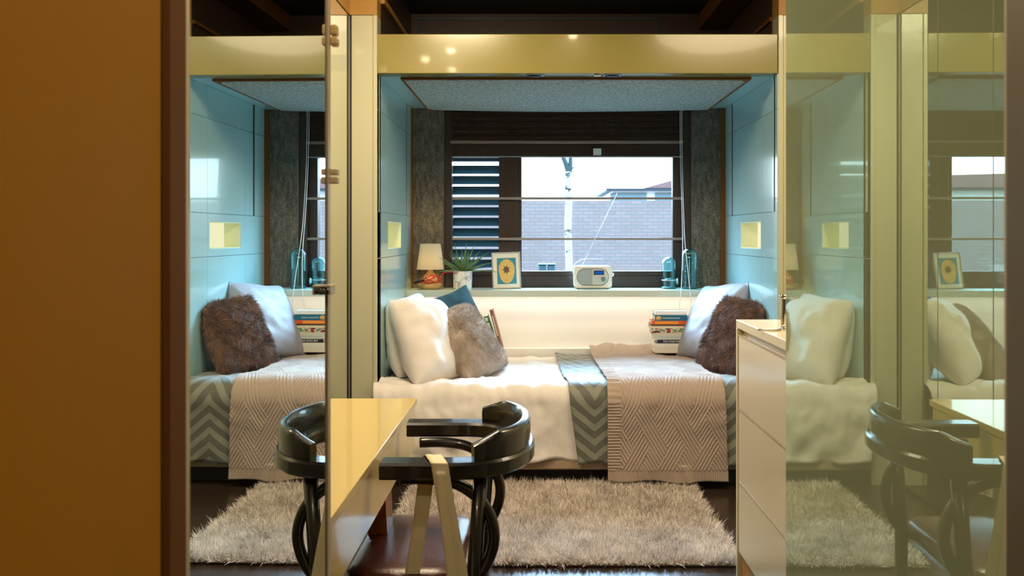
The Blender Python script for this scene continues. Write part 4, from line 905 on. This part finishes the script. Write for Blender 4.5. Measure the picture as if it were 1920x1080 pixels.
ql = [p_ for p_ in q if p_[0] < xmid]; qr = [p_ for p_ in q if p_[0] >= xmid]
def clip_poly(pts, left):
    out = [p_ for p_ in pts if (p_[0] < xmid-.002 if left else p_[0] > xmid+.002)]; return out+([(xmid, oz0+.004), (xmid, oz1-.004)] if False else [])
cz_ = (oz0+oz1)/2; hz = (oz1-oz0)/2-.004
lp = [(xmid, cz_-hz)]+[(xmid, cz_+hz)]+[(ox0+.004+hz-hz*math.sin(a), cz_+hz*math.cos(a)) for a in [math.pi*i/20 for i in range(21)]]
rp_ = [(xmid, cz_+hz)]+[(xmid, cz_-hz)]+[(ox1-.004-hz+hz*math.sin(a), cz_-hz*math.cos(a)) for a in [math.pi*i/20 for i in range(21)]]
grl = NT('speaker_mesh'); go = grl.obj(); vo = grl.n('ShaderNodeTexVoronoi'); vo.inputs['Scale'].default_value = 600; grl.l(go, vo.inputs['Vector']); grl.set(color=grl.mix(vo.outputs[0], (0.24, 0.26, 0.25), (0.42, 0.45, 0.43)), rough=0.5, metal=0.2)
MB().prism(lp, ry-.0200, ry-.0186, 'y').build('speaker_grille', grl.m, rd)
MB().prism(rp_, ry-.0200, ry-.0186, 'y').build('control_panel', plain('silver_face', (0.62, 0.63, 0.60), 0.35, 0.2), rd)
dsp = MB().box(PX(1113, ry), PX(1132, ry), ry-.0212, ry-.0201, PZ(515, ry), PZ(507, ry)).build('display', M['black'], rd)
MB().box(PX(1115, ry), PX(1130, ry), ry-.0219, ry-.0213, PZ(513.5, ry), PZ(508.5, ry)).build('screen', emit('blue_lcd', (0.01, 0.10, 0.42), 1.0), dsp)
MB().lathe([(0.015, 0), (0.0145, -.008), (0.011, -.009)], (PX(1131, ry), ry-.0201, PZ(523, ry)), 28, 'y').build('dial', plain('dial_grey', (0.22, 0.28, 0.26), 0.3, 0.5), rd)
MB().box(xm-.1, xm-.085, ry-.005, ry+.06, LZ, z0+.001).build('foot', M['black'], rd); MB().box(xm+.085, xm+.1, ry-.005, ry+.06, LZ, z0+.001).build('foot', M['black'], rd)
zh = PZ(489, ry)
MB().tube(bez([(x0-.004, ry+.03, PZ(512, ry)), (x0-.002, ry+.03, PZ(500, ry)), (x0+.045, ry+.03, zh+.004), (xm, ry+.03, zh+.010), (x1-.045, ry+.03, zh+.004), (x1+.002, ry+.03, PZ(500, ry)), (x1+.004, ry+.03, PZ(512, ry))], 8), 0.002, flat=(0.0013, 0.009), up=(0, 1, 0)).build('handle', plain('steel_handle', (0.5, 0.55, 0.55), 0.3, 0.8), rd)
for xx, sg in ((x0, -1), (x1, 1)): MB().lathe([(0.006, 0), (0.007, sg*.004), (0.005, sg*.007)], (xx, ry+.03, PZ(512, ry)), 16, 'x').build('side_screw', M['chrome'], rd)
MB().lathe([(0.009, 0), (0.010, .010), (0.005, .014)], (x1+.001, ry+.02, PZ(516, ry)), 16, 'x').build('side_dial', M['chrome'], rd)
MB().tube([(PX(1091, ry), ry+.05, z1-.004), (*P(1124, 432, ry+.05),), (*P(1157, 363, ry+.05),)], [0.0015, 0.0011, 0.0007], 8).lathe([(0.0015, -.002), (0.0018, 0), (0.0008, .003)], P(1157.2, 363, ry+.05), 8).build('antenna', M['chrome'], rd)
# glass cloches
def cloche(name, pxc, hw, ytop, Y, label):
    x = PX(pxc, Y); r = hw*Y/F; hgt = PZ(ytop, Y)-LZ
    t = thing(name, (x, Y, LZ), label, 'glass dome', 'glass domes on the ledge')
    prof = [(r*.98, 0.012), (r, hgt-r)]+[(r*math.cos(a), hgt-r+r*math.sin(a)) for a in [R(8*i) for i in range(1, 12)]]
    MB().lathe(prof, (x, Y, LZ), 40, cap=False).build('glass', M['teal_glass'], t)
    MB().lathe([(r*1.0, 0), (r*1.06, 0.003), (r*1.06, 0.010), (r*.9, 0.0115)], (x, Y, LZ), 40).build('base', plain('dark_teal_base', (0.02, 0.09, 0.10), 0.3), t)
    return t, x, r, hgt
t, x, r, hgt = cloche('glass_cloche', 1292.5, 14.2, 465, 5.37, 'tall teal glass dome standing on the right part of the ledge behind the cord')
random.seed(3); b = MB()
b.tube([(x, 5.37, LZ+.012), (x+.002, 5.37, LZ+.19)], 0.0022, 8); b.lathe([(.001, .190), (.012, .193), (.012, .199), (.001, .201)], (x, 5.37, LZ), 14); b.build('stem', M['alu'], t)
b = MB(); b.tube([(x+r*.55*math.sin(i*.5+.5*math.sin(i)), 5.37+r*.5*math.cos(i*.5), LZ+.014+.17*i/60) for i in range(61)], 0.0006, 5); b.build('wire', M['chrome'], t)
t, x, r, hgt = cloche('glass_jar', 1254, 13, 482, 5.38, 'shorter teal glass dome on the ledge between the radio and the tall one')
b = MB(); b.lathe([(r*1.08, .052), (r*1.14, .054), (r*1.08, .056)], (x, 5.38, LZ), 32, cap=False); b.build('rim', M['chrome'], t)
b = MB(); b.tube([(x+r*.6*math.sin(i*.7), 5.38+r*.5*math.cos(i*.6), LZ+.014+.05*abs(math.sin(i*.31))) for i in range(50)], 0.0006, 5); b.build('wire', M['chrome'], t)
MB().lathe([(0.001, 0), (0.019, .001), (0.019, .005), (0.001, .006)], (x+r*1.16, 5.38, LZ+.045), 24, 'x').build('tag', plain('pale_tag', (0.45, 0.68, 0.62), 0.4), t)
# blind cord
cw = plain('white_cord', (0.82, 0.84, 0.82), 0.6)
pts = [P(1278, 200, 5.44), P(1279, 300, 5.42), P(1282, 400, 5.36), P(1284, 450, 5.28), P(1289, 500, 5.22), P(1294, 546, 5.185), P(1297, 580, 5.18), P(1296, 598, 5.18), P(1290, 609, 5.18), P(1284, 611, 5.18), P(1277, 604, 5.18), P(1274, 592, 5.18), P(1274, 575, 5.18), P(1277, 545, 5.185), P(1279, 500, 5.22), P(1280, 460, 5.28), P(1279, 400, 5.37), P(1276, 300, 5.43), P(1275, 200, 5.45)]
put(MB().tube(bez(pts, 6), 0.0021, 7).build('blind_cord', cw), 'long looped white pull cord hanging from the blind past the ledge', 'cord')
# visible lamps of the ceiling spots
for i, (x, y, e) in enumerate(SPOTS):
    q = thing('ceiling_spotlight', (x, y, CZ-.09), ('small round spotlight over the left edge of the desk', 'small round spotlight over the near corner of the desk', 'small round spotlight between the desk and the bed', 'small round spotlight over the rug', 'small round spotlight above the passage', 'small round spotlight furthest back in the passage')[i], 'ceiling light', 'room ceiling spotlights')
    MB().lathe([(0.034, 0.012), (0.040, 0.0), (0.042, 0.0), (0.042, 0.09), (0.03, 0.09)], (x, y, CZ-.09), 28, cap=False).build('housing', M['steel'], q)
